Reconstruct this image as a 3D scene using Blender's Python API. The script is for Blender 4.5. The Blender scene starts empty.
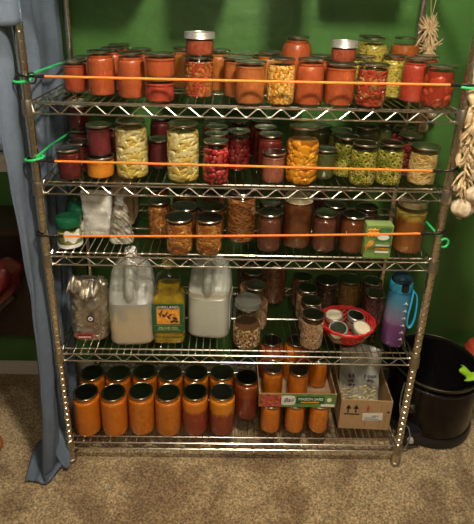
import bpy, bmesh, math, random
from mathutils import Vector, Matrix, noise
random.seed(7)
C = bpy.context.scene.collection
PI = math.pi
SH = [1.3163, 1.0805, 0.8461, 0.4809, 0.0883, 1.70]      # heights of the wire decks
PX, PD = 0.595, 0.42                                      # post centre half-width and depth
WALLY = 0.456

EXPOSURE = 1.85
TOPBINS = [(-.37,.25,.22,.25,.20),(-.10,.23,.145,.28,.24),(.142,.22,.115,.34,.18),(.345,.28,.25,.21,.22)]  # unseen bins, laid out for the shadows they drop on the wall

# ------------------------------------------------------------------ materials
def mat(name):
    m = bpy.data.materials.new(name); m.use_nodes = True
    nt = m.node_tree; nt.nodes.clear()
    out = nt.nodes.new('ShaderNodeOutputMaterial')
    return m, nt, out
def principled(nt, **k):
    p = nt.nodes.new('ShaderNodeBsdfPrincipled')
    for a, v in k.items(): p.inputs[a.replace('_', ' ')].default_value = v
    return p
def c4(c): return (c[0], c[1], c[2], 1)
def plain(name, col, rough=.5, metal=0, coat=0, bump=0, bscale=200, var=0, vscale=8, coord='Object', emis=None, aniso=None, spec=.5):
    m, nt, out = mat(name); L = nt.links
    p = principled(nt, Base_Color=c4(col), Roughness=rough, Metallic=metal, Coat_Weight=coat)
    p.inputs['Specular IOR Level'].default_value = spec
    tc = nt.nodes.new('ShaderNodeTexCoord')
    if var:
        n = nt.nodes.new('ShaderNodeTexNoise'); n.inputs['Scale'].default_value = vscale; n.inputs['Detail'].default_value = 5
        L.new(tc.outputs[coord], n.inputs['Vector'])
        r = nt.nodes.new('ShaderNodeValToRGB')
        r.color_ramp.elements[0].position = .3; r.color_ramp.elements[1].position = .7
        r.color_ramp.elements[0].color = c4([x*(1-var) for x in col]); r.color_ramp.elements[1].color = c4([min(1, x*(1+var)) for x in col])
        L.new(n.outputs['Fac'], r.inputs['Fac']); L.new(r.outputs['Color'], p.inputs['Base Color'])
    if bump:
        n = nt.nodes.new('ShaderNodeTexNoise'); n.inputs['Scale'].default_value = bscale; n.inputs['Detail'].default_value = 4
        b = nt.nodes.new('ShaderNodeBump'); b.inputs['Strength'].default_value = bump; b.inputs['Distance'].default_value = .004
        L.new(tc.outputs[coord], n.inputs['Vector']); L.new(n.outputs['Fac'], b.inputs['Height']); L.new(b.outputs['Normal'], p.inputs['Normal'])
    if emis: p.inputs['Emission Color'].default_value = c4(emis[0]); p.inputs['Emission Strength'].default_value = emis[1]
    L.new(p.outputs[0], out.inputs[0]); return m
def glassy(name, tint=(.93,.96,.94), gloss=.09, rough=.04, body=None, bodyfac=0, ripple=0):
    """thin clear container: see-through with a fresnel sheen, optionally a milky body"""
    m, nt, out = mat(name); L = nt.links
    t = nt.nodes.new('ShaderNodeBsdfTransparent'); t.inputs[0].default_value = c4(tint)
    g = nt.nodes.new('ShaderNodeBsdfGlossy'); g.inputs['Roughness'].default_value = rough
    lw = nt.nodes.new('ShaderNodeLayerWeight'); lw.inputs['Blend'].default_value = .35
    mr = nt.nodes.new('ShaderNodeMapRange'); mr.inputs['From Min'].default_value = 0; mr.inputs['From Max'].default_value = 1
    mr.inputs['To Min'].default_value = gloss*.5; mr.inputs['To Max'].default_value = .6
    pw = nt.nodes.new('ShaderNodeMath'); pw.operation = 'POWER'; pw.inputs[1].default_value = 2.5
    if ripple:
        tc = nt.nodes.new('ShaderNodeTexCoord'); nz = nt.nodes.new('ShaderNodeTexNoise'); nz.inputs['Scale'].default_value = 75; nz.inputs['Detail'].default_value = 2
        bp = nt.nodes.new('ShaderNodeBump'); bp.inputs['Strength'].default_value = ripple; bp.inputs['Distance'].default_value = .003
        L.new(tc.outputs['Object'], nz.inputs['Vector']); L.new(nz.outputs['Fac'], bp.inputs['Height']); L.new(bp.outputs[0], g.inputs['Normal'])
    L.new(lw.outputs['Facing'], pw.inputs[0]); L.new(pw.outputs[0], mr.inputs['Value'])
    src = t.outputs[0]
    if body:
        d = principled(nt, Base_Color=c4(body), Roughness=.4)
        tl = nt.nodes.new('ShaderNodeBsdfTranslucent'); tl.inputs[0].default_value = c4(body)
        a = nt.nodes.new('ShaderNodeMixShader'); a.inputs[0].default_value = .35
        L.new(d.outputs[0], a.inputs[1]); L.new(tl.outputs[0], a.inputs[2])
        b = nt.nodes.new('ShaderNodeMixShader'); b.inputs[0].default_value = bodyfac
        L.new(t.outputs[0], b.inputs[1]); L.new(a.outputs[0], b.inputs[2]); src = b.outputs[0]
    mx = nt.nodes.new('ShaderNodeMixShader')
    L.new(mr.outputs[0], mx.inputs[0]); L.new(src, mx.inputs[1]); L.new(g.outputs[0], mx.inputs[2])
    L.new(mx.outputs[0], out.inputs[0]); return m
def coords(nt, scale=(1,1,1)):
    tc = nt.nodes.new('ShaderNodeTexCoord'); oi = nt.nodes.new('ShaderNodeObjectInfo')
    mp = nt.nodes.new('ShaderNodeMapping'); mp.inputs['Scale'].default_value = scale
    s = nt.nodes.new('ShaderNodeVectorMath'); s.operation = 'SCALE'; s.inputs[0].default_value = (3, 5, 7)
    nt.links.new(oi.outputs['Random'], s.inputs['Scale'])
    nt.links.new(tc.outputs['Object'], mp.inputs['Vector']); nt.links.new(s.outputs[0], mp.inputs['Location'])
    return mp.outputs[0], tc
def ramp(nt, stops, interp='LINEAR'):
    r = nt.nodes.new('ShaderNodeValToRGB'); r.color_ramp.interpolation = interp
    e = r.color_ramp.elements
    while len(e) < len(stops): e.new(.5)
    for i, (p, c) in enumerate(stops): e[i].position = p; e[i].color = c4(c)
    return r
def puree(name, a, b, speck=None, scale=45, top=None, topz=.5, rough=.35):
    """smooth cooked pulp with cloudy variation, seeds; top = colour of an upper settled layer from height topz"""
    m, nt, out = mat(name); L = nt.links
    v, tc = coords(nt)
    n = nt.nodes.new('ShaderNodeTexNoise'); n.inputs['Scale'].default_value = scale; n.inputs['Detail'].default_value = 6; n.inputs['Roughness'].default_value = .65
    L.new(v, n.inputs['Vector'])
    r = ramp(nt, [(.32, a), (.68, b)]); L.new(n.outputs['Fac'], r.inputs['Fac']); col = r.outputs['Color']
    if top:
        sp = nt.nodes.new('ShaderNodeSeparateXYZ'); L.new(tc.outputs['Object'], sp.inputs[0])
        ad = nt.nodes.new('ShaderNodeMath'); ad.operation = 'MULTIPLY_ADD'; ad.inputs[1].default_value = .05; L.new(n.outputs['Fac'], ad.inputs[0]); L.new(sp.outputs['Z'], ad.inputs[2])
        mr = nt.nodes.new('ShaderNodeMapRange'); mr.inputs['From Min'].default_value = topz+.02; mr.inputs['From Max'].default_value = topz+.035; L.new(ad.outputs[0], mr.inputs['Value'])
        mx = nt.nodes.new('ShaderNodeMix'); mx.data_type = 'RGBA'; L.new(mr.outputs[0], mx.inputs[0]); L.new(col, mx.inputs[6]); mx.inputs[7].default_value = c4(top); col = mx.outputs[2]
    if speck:
        vo = nt.nodes.new('ShaderNodeTexVoronoi'); vo.inputs['Scale'].default_value = 170; L.new(v, vo.inputs['Vector'])
        lt = ramp(nt, [(.12, (1,1,1)), (.3, (0,0,0))]); L.new(vo.outputs['Distance'], lt.inputs['Fac'])
        mx = nt.nodes.new('ShaderNodeMix'); mx.data_type = 'RGBA'; 
        mu = nt.nodes.new('ShaderNodeMath'); mu.operation = 'MULTIPLY'; mu.inputs[1].default_value = .55; L.new(lt.outputs['Color'], mu.inputs[0])
        L.new(mu.outputs[0], mx.inputs[0]); L.new(col, mx.inputs[6]); mx.inputs[7].default_value = c4(speck); col = mx.outputs[2]
    p = principled(nt, Roughness=rough); L.new(col, p.inputs['Base Color'])
    p.inputs['Subsurface Weight'].default_value = 0
    b = nt.nodes.new('ShaderNodeBump'); b.inputs['Strength'].default_value = .35; b.inputs['Distance'].default_value = .002
    L.new(n.outputs['Fac'], b.inputs['Height']); L.new(b.outputs[0], p.inputs['Normal']); L.new(p.outputs[0], out.inputs[0]); return m
def chunks(name, cols, brine, scale=70, stretch=(1,1,1), edge=.08, rough=.3, ring=None):
    """packed pieces: every Voronoi cell is one piece in one of cols, brine between them"""
    m, nt, out = mat(name); L = nt.links
    v, tc = coords(nt, stretch)
    w = nt.nodes.new('ShaderNodeTexNoise'); w.inputs['Scale'].default_value = scale*.6; L.new(v, w.inputs['Vector'])
    wa = nt.nodes.new('ShaderNodeVectorMath'); wa.operation = 'MULTIPLY_ADD'; wa.inputs[1].default_value = (.5/scale,)*3
    L.new(w.outputs['Color'], wa.inputs[0]); L.new(v, wa.inputs[2])
    d = nt.nodes.new('ShaderNodeTexVoronoi'); d.feature = 'DISTANCE_TO_EDGE'; d.inputs['Scale'].default_value = scale
    f = nt.nodes.new('ShaderNodeTexVoronoi'); f.inputs['Scale'].default_value = scale
    L.new(wa.outputs[0], d.inputs['Vector']); L.new(wa.outputs[0], f.inputs['Vector'])
    sp = nt.nodes.new('ShaderNodeSeparateColor'); L.new(f.outputs['Color'], sp.inputs[0])
    n = len(cols); r = ramp(nt, [((i+.001)/n, c) for i, c in enumerate(cols)], 'CONSTANT'); L.new(sp.outputs[0], r.inputs['Fac'])
    fine = nt.nodes.new('ShaderNodeTexNoise'); fine.inputs['Scale'].default_value = scale*4; fine.inputs['Detail'].default_value = 4; L.new(v, fine.inputs['Vector'])
    fr = ramp(nt, [(.3, (.7,.7,.7)), (.7, (1,1,1))]); L.new(fine.outputs['Fac'], fr.inputs['Fac'])
    mu = nt.nodes.new('ShaderNodeMix'); mu.data_type = 'RGBA'; mu.blend_type = 'MULTIPLY'; mu.inputs[0].default_value = 1
    L.new(r.outputs['Color'], mu.inputs[6]); L.new(fr.outputs['Color'], mu.inputs[7]); col = mu.outputs[2]
    if ring:
        rr = ramp(nt, [(.0, ring), (.17, ring), (.22, (0,0,0)), (.24, (0,0,0))]); 
        lt = nt.nodes.new('ShaderNodeMath'); lt.operation = 'LESS_THAN'; lt.inputs[1].default_value = .28; L.new(f.outputs['Distance'], lt.inputs[0])
        mx = nt.nodes.new('ShaderNodeMix'); mx.data_type = 'RGBA'; L.new(lt.outputs[0], mx.inputs[0]); L.new(col, mx.inputs[6]); mx.inputs[7].default_value = c4(ring); col = mx.outputs[2]
    er = ramp(nt, [(0, (0,0,0)), (edge, (1,1,1))]); L.new(d.outputs['Distance'], er.inputs['Fac'])
    mx = nt.nodes.new('ShaderNodeMix'); mx.data_type = 'RGBA'; L.new(er.outputs['Color'], mx.inputs[0]); mx.inputs[6].default_value = c4(brine); L.new(col, mx.inputs[7])
    p = principled(nt, Roughness=rough); L.new(mx.outputs[2], p.inputs['Base Color'])
    b = nt.nodes.new('ShaderNodeBump'); b.inputs['Strength'].default_value = .8; b.inputs['Distance'].default_value = .004
    sm = nt.nodes.new('ShaderNodeMapRange'); sm.inputs['From Max'].default_value = edge*2.5; sm.interpolation_type = 'SMOOTHSTEP'
    L.new(d.outputs['Distance'], sm.inputs['Value']); L.new(sm.outputs[0], b.inputs['Height']); L.new(b.outputs[0], p.inputs['Normal'])
    L.new(p.outputs[0], out.inputs[0]); return m

def piece_mat(name, cols, rough=.28):
    m, nt, out = mat(name); L = nt.links
    at = nt.nodes.new('ShaderNodeAttribute'); at.attribute_name = 'piece'; sp = nt.nodes.new('ShaderNodeSeparateColor'); L.new(at.outputs['Color'], sp.inputs[0])
    n = len(cols); r = ramp(nt, [((i+.001)/n, c) for i, c in enumerate(cols)], 'CONSTANT'); L.new(sp.outputs[0], r.inputs['Fac'])
    v, tc = coords(nt)
    fine = nt.nodes.new('ShaderNodeTexNoise'); fine.inputs['Scale'].default_value = 260; fine.inputs['Detail'].default_value = 4; L.new(v, fine.inputs['Vector'])
    fr = ramp(nt, [(.3, (.72,.72,.72)), (.7, (1,1,1))]); L.new(fine.outputs['Fac'], fr.inputs['Fac'])
    mu = nt.nodes.new('ShaderNodeMix'); mu.data_type = 'RGBA'; mu.blend_type = 'MULTIPLY'; mu.inputs[0].default_value = 1
    L.new(r.outputs['Color'], mu.inputs[6]); L.new(fr.outputs['Color'], mu.inputs[7])
    p = principled(nt, Roughness=rough); L.new(mu.outputs[2], p.inputs['Base Color']); L.new(p.outputs[0], out.inputs[0]); return m
# pieces packed in a jar: (shape, long, wide, thick, spacing, colours, brine)
PIECES = {
 'pears': ('slice',.0225,.0100,.0070,.0185,[(.78,.59,.22),(.72,.52,.13),(.84,.68,.34),(.66,.44,.08),(.76,.56,.17)],(.42,.28,.045)),
 'peaches': ('slice',.0180,.0125,.0090,.0200,[(.78,.30,.012),(.70,.24,.010),(.82,.36,.02),(.66,.21,.008)],(.40,.12,.006)),
 'strawberry': ('lump',.0115,.0085,.008,.0145,[(.46,.02,.018),(.54,.035,.028),(.38,.014,.018),(.48,.06,.05)],(.10,.004,.007)),
 'berry': ('lump',.0120,.0095,.008,.0140,[(.25,.018,.014),(.17,.010,.010),(.30,.028,.02)],(.07,.006,.006)),
 'redchunk': ('lump',.021,.016,.013,.030,[(.46,.05,.018),(.38,.04,.015),(.52,.08,.03)],(.28,.03,.012)),
 'corn': ('lump',.0050,.0040,.0034,.0066,[(.80,.40,.06),(.74,.30,.035),(.84,.52,.12),(.60,.20,.02),(.82,.58,.22)],(.46,.13,.018)),
 'salsa': ('lump',.0068,.0045,.0040,.0078,[(.42,.06,.02),(.56,.13,.03),(.36,.045,.02),(.58,.22,.04),(.30,.17,.03),(.44,.06,.03)],(.30,.05,.015)),
 'stewed': ('lump',.0085,.0065,.0050,.0110,[(.38,.045,.02),(.45,.075,.03),(.41,.055,.02),(.44,.18,.05),(.26,.12,.035),(.36,.04,.02),(.40,.05,.02)],(.38,.05,.02)),
 'relishy': ('lump',.0050,.0038,.0030,.0078,[(.52,.38,.06),(.60,.45,.11),(.42,.33,.06),(.55,.38,.05),(.22,.20,.03)],(.48,.36,.06)),
 'peachjam': ('lump',.0075,.0058,.0048,.0088,[(.54,.20,.035),(.44,.14,.025),(.60,.28,.07),(.36,.10,.02)],(.32,.09,.014)),
 'jalapeno': ('ring',.0080,.0026,0,.0112,[(.40,.34,.035),(.28,.27,.025),(.46,.38,.07),(.20,.20,.02),(.52,.42,.12)],(.10,.095,.012)),
 'kraut': ('strand',.0140,.0017,.0016,.0060,[(.72,.48,.17),(.62,.38,.11),(.80,.58,.26),(.54,.30,.07)],(.42,.24,.05)),
 'shred': ('strand',.0130,.0019,.0018,.0068,[(.46,.17,.04),(.36,.12,.03),(.52,.23,.06),(.28,.08,.02)],(.22,.065,.015)),
 'grainhalf': ('lump',.0042,.0030,.0026,.0058,[(.45,.18,.05),(.70,.52,.28),(.35,.10,.04),(.78,.66,.45),(.16,.05,.02),(.60,.34,.12)],(.12,.05,.02)),
 'beans': ('lump',.0062,.0036,.0032,.0070,[(.56,.32,.18),(.48,.25,.13),(.62,.40,.25),(.42,.21,.10)],(.24,.10,.05)),
 'brownbean': ('lump',.0060,.0038,.0034,.0072,[(.27,.10,.045),(.21,.07,.03),(.33,.14,.065)],(.09,.03,.015)),
}
FOOD = {
 'tomato': lambda: puree('tomato_sauce', (.35,.056,.016), (.46,.092,.026), (.55,.20,.08)),
 'red': lambda: puree('red_sauce', (.32,.028,.014), (.42,.05,.022), (.52,.16,.08)),
 'brick': lambda: puree('brick_sauce', (.26,.035,.014), (.38,.06,.02)),
 'rust': lambda: puree('rust_relish', (.20,.03,.014), (.36,.07,.03), (.45,.2,.1), 90),
 'chunkred': lambda: puree('chunky_red', (.30,.03,.015), (.5,.06,.03), (.6,.3,.15), 70),
 'carrot': lambda: puree('carrot_puree', (.36,.095,.024), (.48,.14,.035)),
 'amber': lambda: puree('amber_pulp', (.38,.11,.02), (.50,.18,.03)),
 'amberbrown': lambda: puree('amber_brown', (.28,.075,.014), (.42,.12,.02)),
 'half_brown': lambda: puree('orange_brown_sauce', (.40,.085,.015), (.52,.14,.03)),
 'salsa': lambda: chunks('salsa_pieces', [(.50,.07,.02),(.62,.15,.03),(.42,.05,.02),(.65,.28,.04),(.36,.20,.03),(.5,.06,.03)], (.30,.05,.015), 95),
 'corn': lambda: chunks('corn_kernels', [(.85,.45,.07),(.78,.34,.04),(.9,.55,.12),(.65,.22,.02),(.85,.62,.22)], (.55,.16,.02), 105),
 'stewed': lambda: chunks('stewed_tomato', [(.52,.05,.02),(.60,.09,.03),(.55,.06,.02),(.55,.32,.07),(.30,.20,.05),(.48,.04,.02)], (.45,.05,.02), 75),
 'redchunk': lambda: chunks('whole_tomatoes', [(.55,.06,.02),(.45,.04,.015),(.62,.09,.03)], (.24,.03,.012), 24, edge=.05),
 'relishy': lambda: chunks('yellow_relish', [(.52,.42,.06),(.60,.48,.10),(.42,.38,.07),(.56,.40,.05),(.26,.28,.04)], (.42,.34,.05), 120),
 'relisholive': lambda: puree('olive_relish', (.24,.20,.04), (.34,.28,.06)),
 'maroon': lambda: puree('maroon_jam', (.085,.010,.010), (.14,.016,.014)),
 'plum': lambda: puree('plum_jam', (.10,.014,.016), (.19,.025,.028), (.26,.05,.05), 80),
 'darkred': lambda: puree('dark_red_fruit', (.13,.014,.010), (.24,.03,.02)),
 'orangejelly': lambda: puree('orange_jelly', (.62,.17,.01), (.78,.30,.02), (.9,.42,.05), 30),
 'pears': lambda: chunks('pear_slices', [(.80,.66,.24),(.72,.56,.14),(.84,.74,.36),(.66,.48,.09),(.78,.62,.18)], (.30,.20,.03), 34, (1,1,.8), .09),
 'peaches': lambda: chunks('peach_slices', [(.88,.38,.02),(.80,.28,.015),(.92,.46,.04),(.75,.24,.01)], (.42,.11,.005), 38, (1,1,1.15), .09),
 'strawberry': lambda: chunks('strawberries', [(.50,.02,.02),(.58,.035,.03),(.42,.015,.02),(.5,.04,.04)], (.22,.008,.012), 42, edge=.1),
 'berry': lambda: chunks('dark_fruit', [(.30,.02,.015),(.22,.012,.012),(.36,.03,.02)], (.08,.006,.006), 48, edge=.1),
 'pink': lambda: puree('pink_brown_pulp', (.25,.065,.038), (.36,.11,.065), (.46,.22,.15), 90),
 'jalapeno': lambda: chunks('pepper_rings', [(.40,.40,.04),(.30,.34,.03),(.46,.42,.06),(.24,.28,.03)], (.10,.12,.012), 72, edge=.12, ring=(.62,.55,.16)),
 'olive': lambda: puree('olive_pickle', (.05,.055,.015), (.10,.10,.025)),
 'kraut': lambda: chunks('shredded_cabbage', [(.72,.52,.20),(.64,.44,.14),(.78,.60,.28),(.56,.36,.10)], (.45,.28,.07), 110, (1,1,2.0), .12),
 'peachjam': lambda: chunks('amber_fruit', [(.62,.24,.04),(.52,.17,.03),(.66,.32,.08),(.44,.12,.02)], (.34,.09,.012), 85),
 'darkamber': lambda: puree('dark_amber', (.18,.05,.012), (.30,.09,.02)),
 'shred': lambda: chunks('orange_shreds', [(.50,.19,.04),(.40,.13,.03),(.58,.26,.07),(.34,.10,.02)], (.24,.07,.015), 120, (1,1,1.8), .12),
 'grape': lambda: puree('grape_jelly', (.085,.026,.016), (.16,.046,.026), (.22,.075,.045), 60, rough=.2),
 'darkplum': lambda: puree('dark_jelly', (.04,.015,.012), (.08,.03,.02)),
 'cider': lambda: puree('dark_cider', (.10,.028,.008), (.19,.052,.014), None, 25, rough=.15),
 'cider2': lambda: puree('amber_cider', (.19,.062,.012), (.28,.092,.018), None, 18, top=(.42,.28,.05), topz=.118, rough=.15),
 'grainhalf': lambda: chunks('mixed_grains', [(.45,.18,.05),(.70,.52,.28),(.35,.10,.04),(.78,.66,.45),(.16,.05,.02),(.60,.34,.12)], (.06,.02,.01), 165, edge=.14),
 'beans': lambda: chunks('dry_beans', [(.62,.36,.20),(.54,.28,.15),(.68,.44,.28),(.48,.24,.12)], (.24,.10,.05), 120, edge=.12),
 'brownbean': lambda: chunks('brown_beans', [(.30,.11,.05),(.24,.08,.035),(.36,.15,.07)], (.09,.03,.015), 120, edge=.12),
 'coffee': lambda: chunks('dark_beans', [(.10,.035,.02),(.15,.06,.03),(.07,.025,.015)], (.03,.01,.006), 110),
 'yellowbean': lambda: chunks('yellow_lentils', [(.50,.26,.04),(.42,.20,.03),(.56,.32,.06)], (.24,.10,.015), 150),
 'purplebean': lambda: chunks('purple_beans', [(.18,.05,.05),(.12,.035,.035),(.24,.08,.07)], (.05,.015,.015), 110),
 'pumpkin': lambda: puree('pumpkin_puree', (.74,.165,.005), (.86,.235,.010), (.85,.33,.05), 40),
 'pumpkin2': lambda: puree('pumpkin_pieces', (.66,.15,.005), (.86,.25,.014), (.9,.45,.12), 75),
 'twotone': lambda: puree('red_orange_pulp', (.30,.03,.014), (.48,.07,.025), (.6,.18,.06), 60, top=(.84,.24,.012), topz=.108),
 'twotone2': lambda: puree('deep_red_pulp', (.26,.03,.012), (.40,.06,.02), (.5,.16,.05), 60, top=(.90,.30,.012), topz=.098),
 'darkpulp': lambda: puree('dark_red_pulp', (.20,.022,.010), (.38,.05,.02), (.45,.12,.04), 55, top=(.45,.09,.02), topz=.10),
}
_food = {}
def food(k):
    if k not in _food: _food[k] = FOOD[k]()
    return _food[k]
M = {}
M['chrome'] = plain('chrome_wire', (.78,.74,.66), .22, 1)
M['post'] = plain('post_chrome', (.72,.67,.56), .20, 1)
M['collar'] = plain('collar_zinc', (.42,.38,.31), .34, .95)
M['plasticblack'] = plain('black_plastic', (.012,.011,.012), .35)
M['glass'] = glassy('jar_glass', gloss=.09, rough=.05, ripple=.25)
M['clearbag'] = glassy('clear_film', (.93,.95,.93), .16, .12, body=(.75,.78,.74), bodyfac=.22)
M['band'] = plain('lid_band', (.58,.52,.42), .24, 1)
M['lid'] = plain('lid_disc', (.42,.42,.40), .22, 1)
M['lidreflect'] = plain('lid_disc_reflection', (.22,.24,.21), .22, 1)  # dark green-grey stands in for the surroundings mirrored in the metal lid
M['bandgold'] = plain('lid_band_gold', (.62,.54,.38), .25, 1)
M['lidsilver'] = plain('lid_disc_silver', (.80,.78,.72), .38, .85)
M['bandsilver'] = plain('lid_band_silver', (.80,.77,.70), .38, .85)
M['lidcream'] = plain('lid_cream', (.62,.55,.36), .5, .1, var=.45, vscale=160)
M['lidgrey'] = plain('lid_grey_plastic', (.20,.20,.17), .35, .5)
M['bandamber'] = plain('lid_band_amber', (.34,.27,.14), .35, .7)
M['orange'] = plain('orange_elastic', (.95,.25,.03), .5, bump=.3, bscale=900)
M['green'] = plain('green_elastic', (.03,.62,.16), .45, bump=.3, bscale=900)
M['white'] = plain('white_print', (.82,.80,.74), .5)
M['black'] = plain('black_print', (.015,.015,.015), .5)
M['redprint'] = plain('red_print', (.42,.04,.03), .5)
M['greenprint'] = plain('green_print', (.02,.11,.04), .5)
M['lime'] = plain('lime_print', (.15,.26,.06), .5, var=.25, vscale=60)
M['orangeprint'] = plain('orange_print', (.80,.33,.05), .5, var=.3, vscale=80)

# ------------------------------------------------------------------ mesh helpers
def obj(name, bm, m, parent=None, smooth=True, loc=None):
    me = bpy.data.meshes.new(name)
    if isinstance(bm, bmesh.types.BMesh):
        bmesh.ops.recalc_face_normals(bm, faces=bm.faces)
        bm.to_mesh(me); bm.free()
    else:
        me = bm
    for x in (m if isinstance(m, (list, tuple)) else [m]): me.materials.append(x)
    if smooth:
        me.polygons.foreach_set('use_smooth', [True]*len(me.polygons))
        try: me.set_sharp_from_angle(angle=math.radians(38))
        except Exception: pass
    o = bpy.data.objects.new(name, me); C.objects.link(o)
    if parent: o.parent = parent
    if loc: o.location = loc
    return o
def tag(o, label, cat, group=None, kind=None):
    o['label'] = label; o['category'] = cat
    if group: o['group'] = group
    if kind: o['kind'] = kind
    return o
def thing(name, label, cat, loc=(0,0,0), rotz=0, group=None):
    o = bpy.data.objects.new(name, None); C.objects.link(o); o.location = loc; o.rotation_euler = (0,0,rotz)
    o.empty_display_size = .02
    return tag(o, label, cat, group)
def struct(name, bm, m, parent=None, smooth=False, loc=None):
    o = obj(name, bm, m, parent, smooth, loc)
    if not parent: o['kind'] = 'structure'
    return o
def NB(): return bmesh.new()
def box(bm, x0, x1, y0, y1, z0, z1, bev=0, mi=0, mtx=None):
    r = bmesh.ops.create_cube(bm, size=1); vs = r['verts']
    for v in vs: v.co = Vector((x0+(v.co.x+.5)*(x1-x0), y0+(v.co.y+.5)*(y1-y0), z0+(v.co.z+.5)*(z1-z0)))
    fs = set(f for v in vs for f in v.link_faces)
    if bev:
        es = list(set(e for v in vs for e in v.link_edges))
        q = bmesh.ops.bevel(bm, geom=es, offset=bev, segments=2, affect='EDGES'); vs = list(set(vs_ for f in q['faces'] for vs_ in f.verts) | set(v for v in vs if v.is_valid)); fs = set(f for v in vs for f in v.link_faces)
    for f in fs: f.material_index = mi
    if mtx: bmesh.ops.transform(bm, matrix=mtx, verts=[v for v in vs if v.is_valid])
def tube(bm, pts, r, seg=8, closed=False, mi=0, cap=True):
    pts = [Vector(p) for p in pts]; n = len(pts); rings = []
    rr = r if isinstance(r, (list, tuple)) else [r]*n
    prev = None
    for i, p in enumerate(pts):
        if closed: t = pts[(i+1) % n]-pts[i-1]
        else: t = pts[min(i+1, n-1)]-pts[max(i-1, 0)]
        if t.length < 1e-9: t = Vector((0,0,1))
        t.normalize()
        if prev is None: a = t.orthogonal().normalized()
        else:
            a = prev-t*prev.dot(t); a = a.normalized() if a.length > 1e-6 else t.orthogonal().normalized()
        prev = a; b = t.cross(a)
        rings.append([bm.verts.new(p+(a*math.cos(2*PI*k/seg)+b*math.sin(2*PI*k/seg))*rr[i]) for k in range(seg)])
    for i in range(n if closed else n-1):
        A, B = rings[i], rings[(i+1) % n]
        for k in range(seg):
            f = bm.faces.new((A[k], A[(k+1) % seg], B[(k+1) % seg], B[k])); f.material_index = mi
    if cap and not closed:
        f = bm.faces.new(rings[0][::-1]); f.material_index = mi
        f = bm.faces.new(rings[-1]); f.material_index = mi
def lathe(bm, prof, seg=32, cx=0, cy=0, mi=0, close=False, sx=1, sy=1):
    rings = []
    for r, z in prof:
        if r < 1e-6: rings.append([bm.verts.new((cx, cy, z))])
        else: rings.append([bm.verts.new((cx+r*sx*math.cos(2*PI*k/seg), cy+r*sy*math.sin(2*PI*k/seg), z)) for k in range(seg)])
    pairs = list(zip(rings[:-1], rings[1:]))
    if close: pairs.append((rings[-1], rings[0]))
    for A, B in pairs:
        for k in range(seg):
            k2 = (k+1) % seg
            if len(A) == 1 and len(B) == 1: continue
            if len(A) == 1: f = bm.faces.new((A[0], B[k], B[k2]))
            elif len(B) == 1: f = bm.faces.new((A[k], A[k2], B[0]))
            else: f = bm.faces.new((A[k], A[k2], B[k2], B[k]))
            f.material_index = mi
def loft(bm, secs, seg=40, cap=True, mi=0):
    """secs: list of (z, half_x, half_y, power, cx, cy): superellipse rings"""
    rings = []
    for z, hx, hy, pw, cx, cy in secs:
        ring = []
        for k in range(seg):
            a = 2*PI*k/seg; c, s = math.cos(a), math.sin(a)
            ring.append(bm.verts.new((cx+hx*math.copysign(abs(c)**(2/pw), c), cy+hy*math.copysign(abs(s)**(2/pw), s), z)))
        rings.append(ring)
    for A, B in zip(rings[:-1], rings[1:]):
        for k in range(seg):
            f = bm.faces.new((A[k], A[(k+1) % seg], B[(k+1) % seg], B[k])); f.material_index = mi
    if cap: bm.faces.new(rings[0][::-1]); bm.faces.new(rings[-1])
def grid(bm, fn, nu, nv, mi=0, closeu=False):
    V = [[bm.verts.new(fn(i/nu, j/nv)) for i in range(nu if closeu else nu+1)] for j in range(nv+1)]
    n = nu
    for j in range(nv):
        for i in range(n):
            i2 = (i+1) % nu if closeu else i+1
            f = bm.faces.new((V[j][i], V[j][i2], V[j+1][i2], V[j+1][i])); f.material_index = mi
    return V
def solidify(o, t, off=0):
    md = o.modifiers.new('thickness', 'SOLIDIFY'); md.thickness = t; md.offset = off; return o
def subsurf(o, n=1):
    md = o.modifiers.new('smooth', 'SUBSURF'); md.levels = n; md.render_levels = n; return o
def text(name, s, size, loc, rot, m, parent, depth=.0004, align='CENTER', shear=0, space=1.0, bold=0):
    cu = bpy.data.curves.new(name, 'FONT'); cu.body = s; cu.size = size; cu.align_x = align; cu.align_y = 'CENTER'; cu.extrude = depth; cu.shear = shear; cu.space_line = .85; cu.space_character = space; cu.offset = bold
    t = bpy.data.objects.new(name+'_curve', cu); C.objects.link(t)
    me = bpy.data.meshes.new_from_object(t)
    bpy.data.objects.remove(t)
    o = obj(name, me, m, parent, smooth=False); o.location = loc; o.rotation_euler = rot; return o
def panel(name, x0, x1, y0, y1, m, parent, mtx, t=.0006):
    """thin printed panel; local x right, y up, faces +z, placed by mtx"""
    bm = NB(); box(bm, x0, x1, y0, y1, 0, t); o = obj(name, bm, m, parent, smooth=False); o.matrix_local = mtx; return o
FRONT = Matrix.Rotation(PI/2, 4, 'X')     # local xy -> world xz, facing -y

# ------------------------------------------------------------------ the room
def wall_mat():
    m, nt, out = mat('green_wall_paint'); L = nt.links
    p = principled(nt, Roughness=.38); p.inputs['Specular IOR Level'].default_value = .4
    tc = nt.nodes.new('ShaderNodeTexCoord')
    n = nt.nodes.new('ShaderNodeTexNoise'); n.inputs['Scale'].default_value = 3; n.inputs['Detail'].default_value = 4; L.new(tc.outputs['Object'], n.inputs['Vector'])
    r = ramp(nt, [(.3, (.054,.146,.032)), (.7, (.066,.168,.038))]); L.new(n.outputs['Fac'], r.inputs['Fac']); L.new(r.outputs['Color'], p.inputs['Base Color'])
    n2 = nt.nodes.new('ShaderNodeTexNoise'); n2.inputs['Scale'].default_value = 14; n2.inputs['Detail'].default_value = 3; L.new(tc.outputs['Object'], n2.inputs['Vector'])
    b = nt.nodes.new('ShaderNodeBump'); b.inputs['Strength'].default_value = .5; b.inputs['Distance'].default_value = .01; L.new(n2.outputs['Fac'], b.inputs['Height']); L.new(b.outputs[0], p.inputs['Normal'])
    L.new(p.outputs[0], out.inputs[0]); return m
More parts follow.
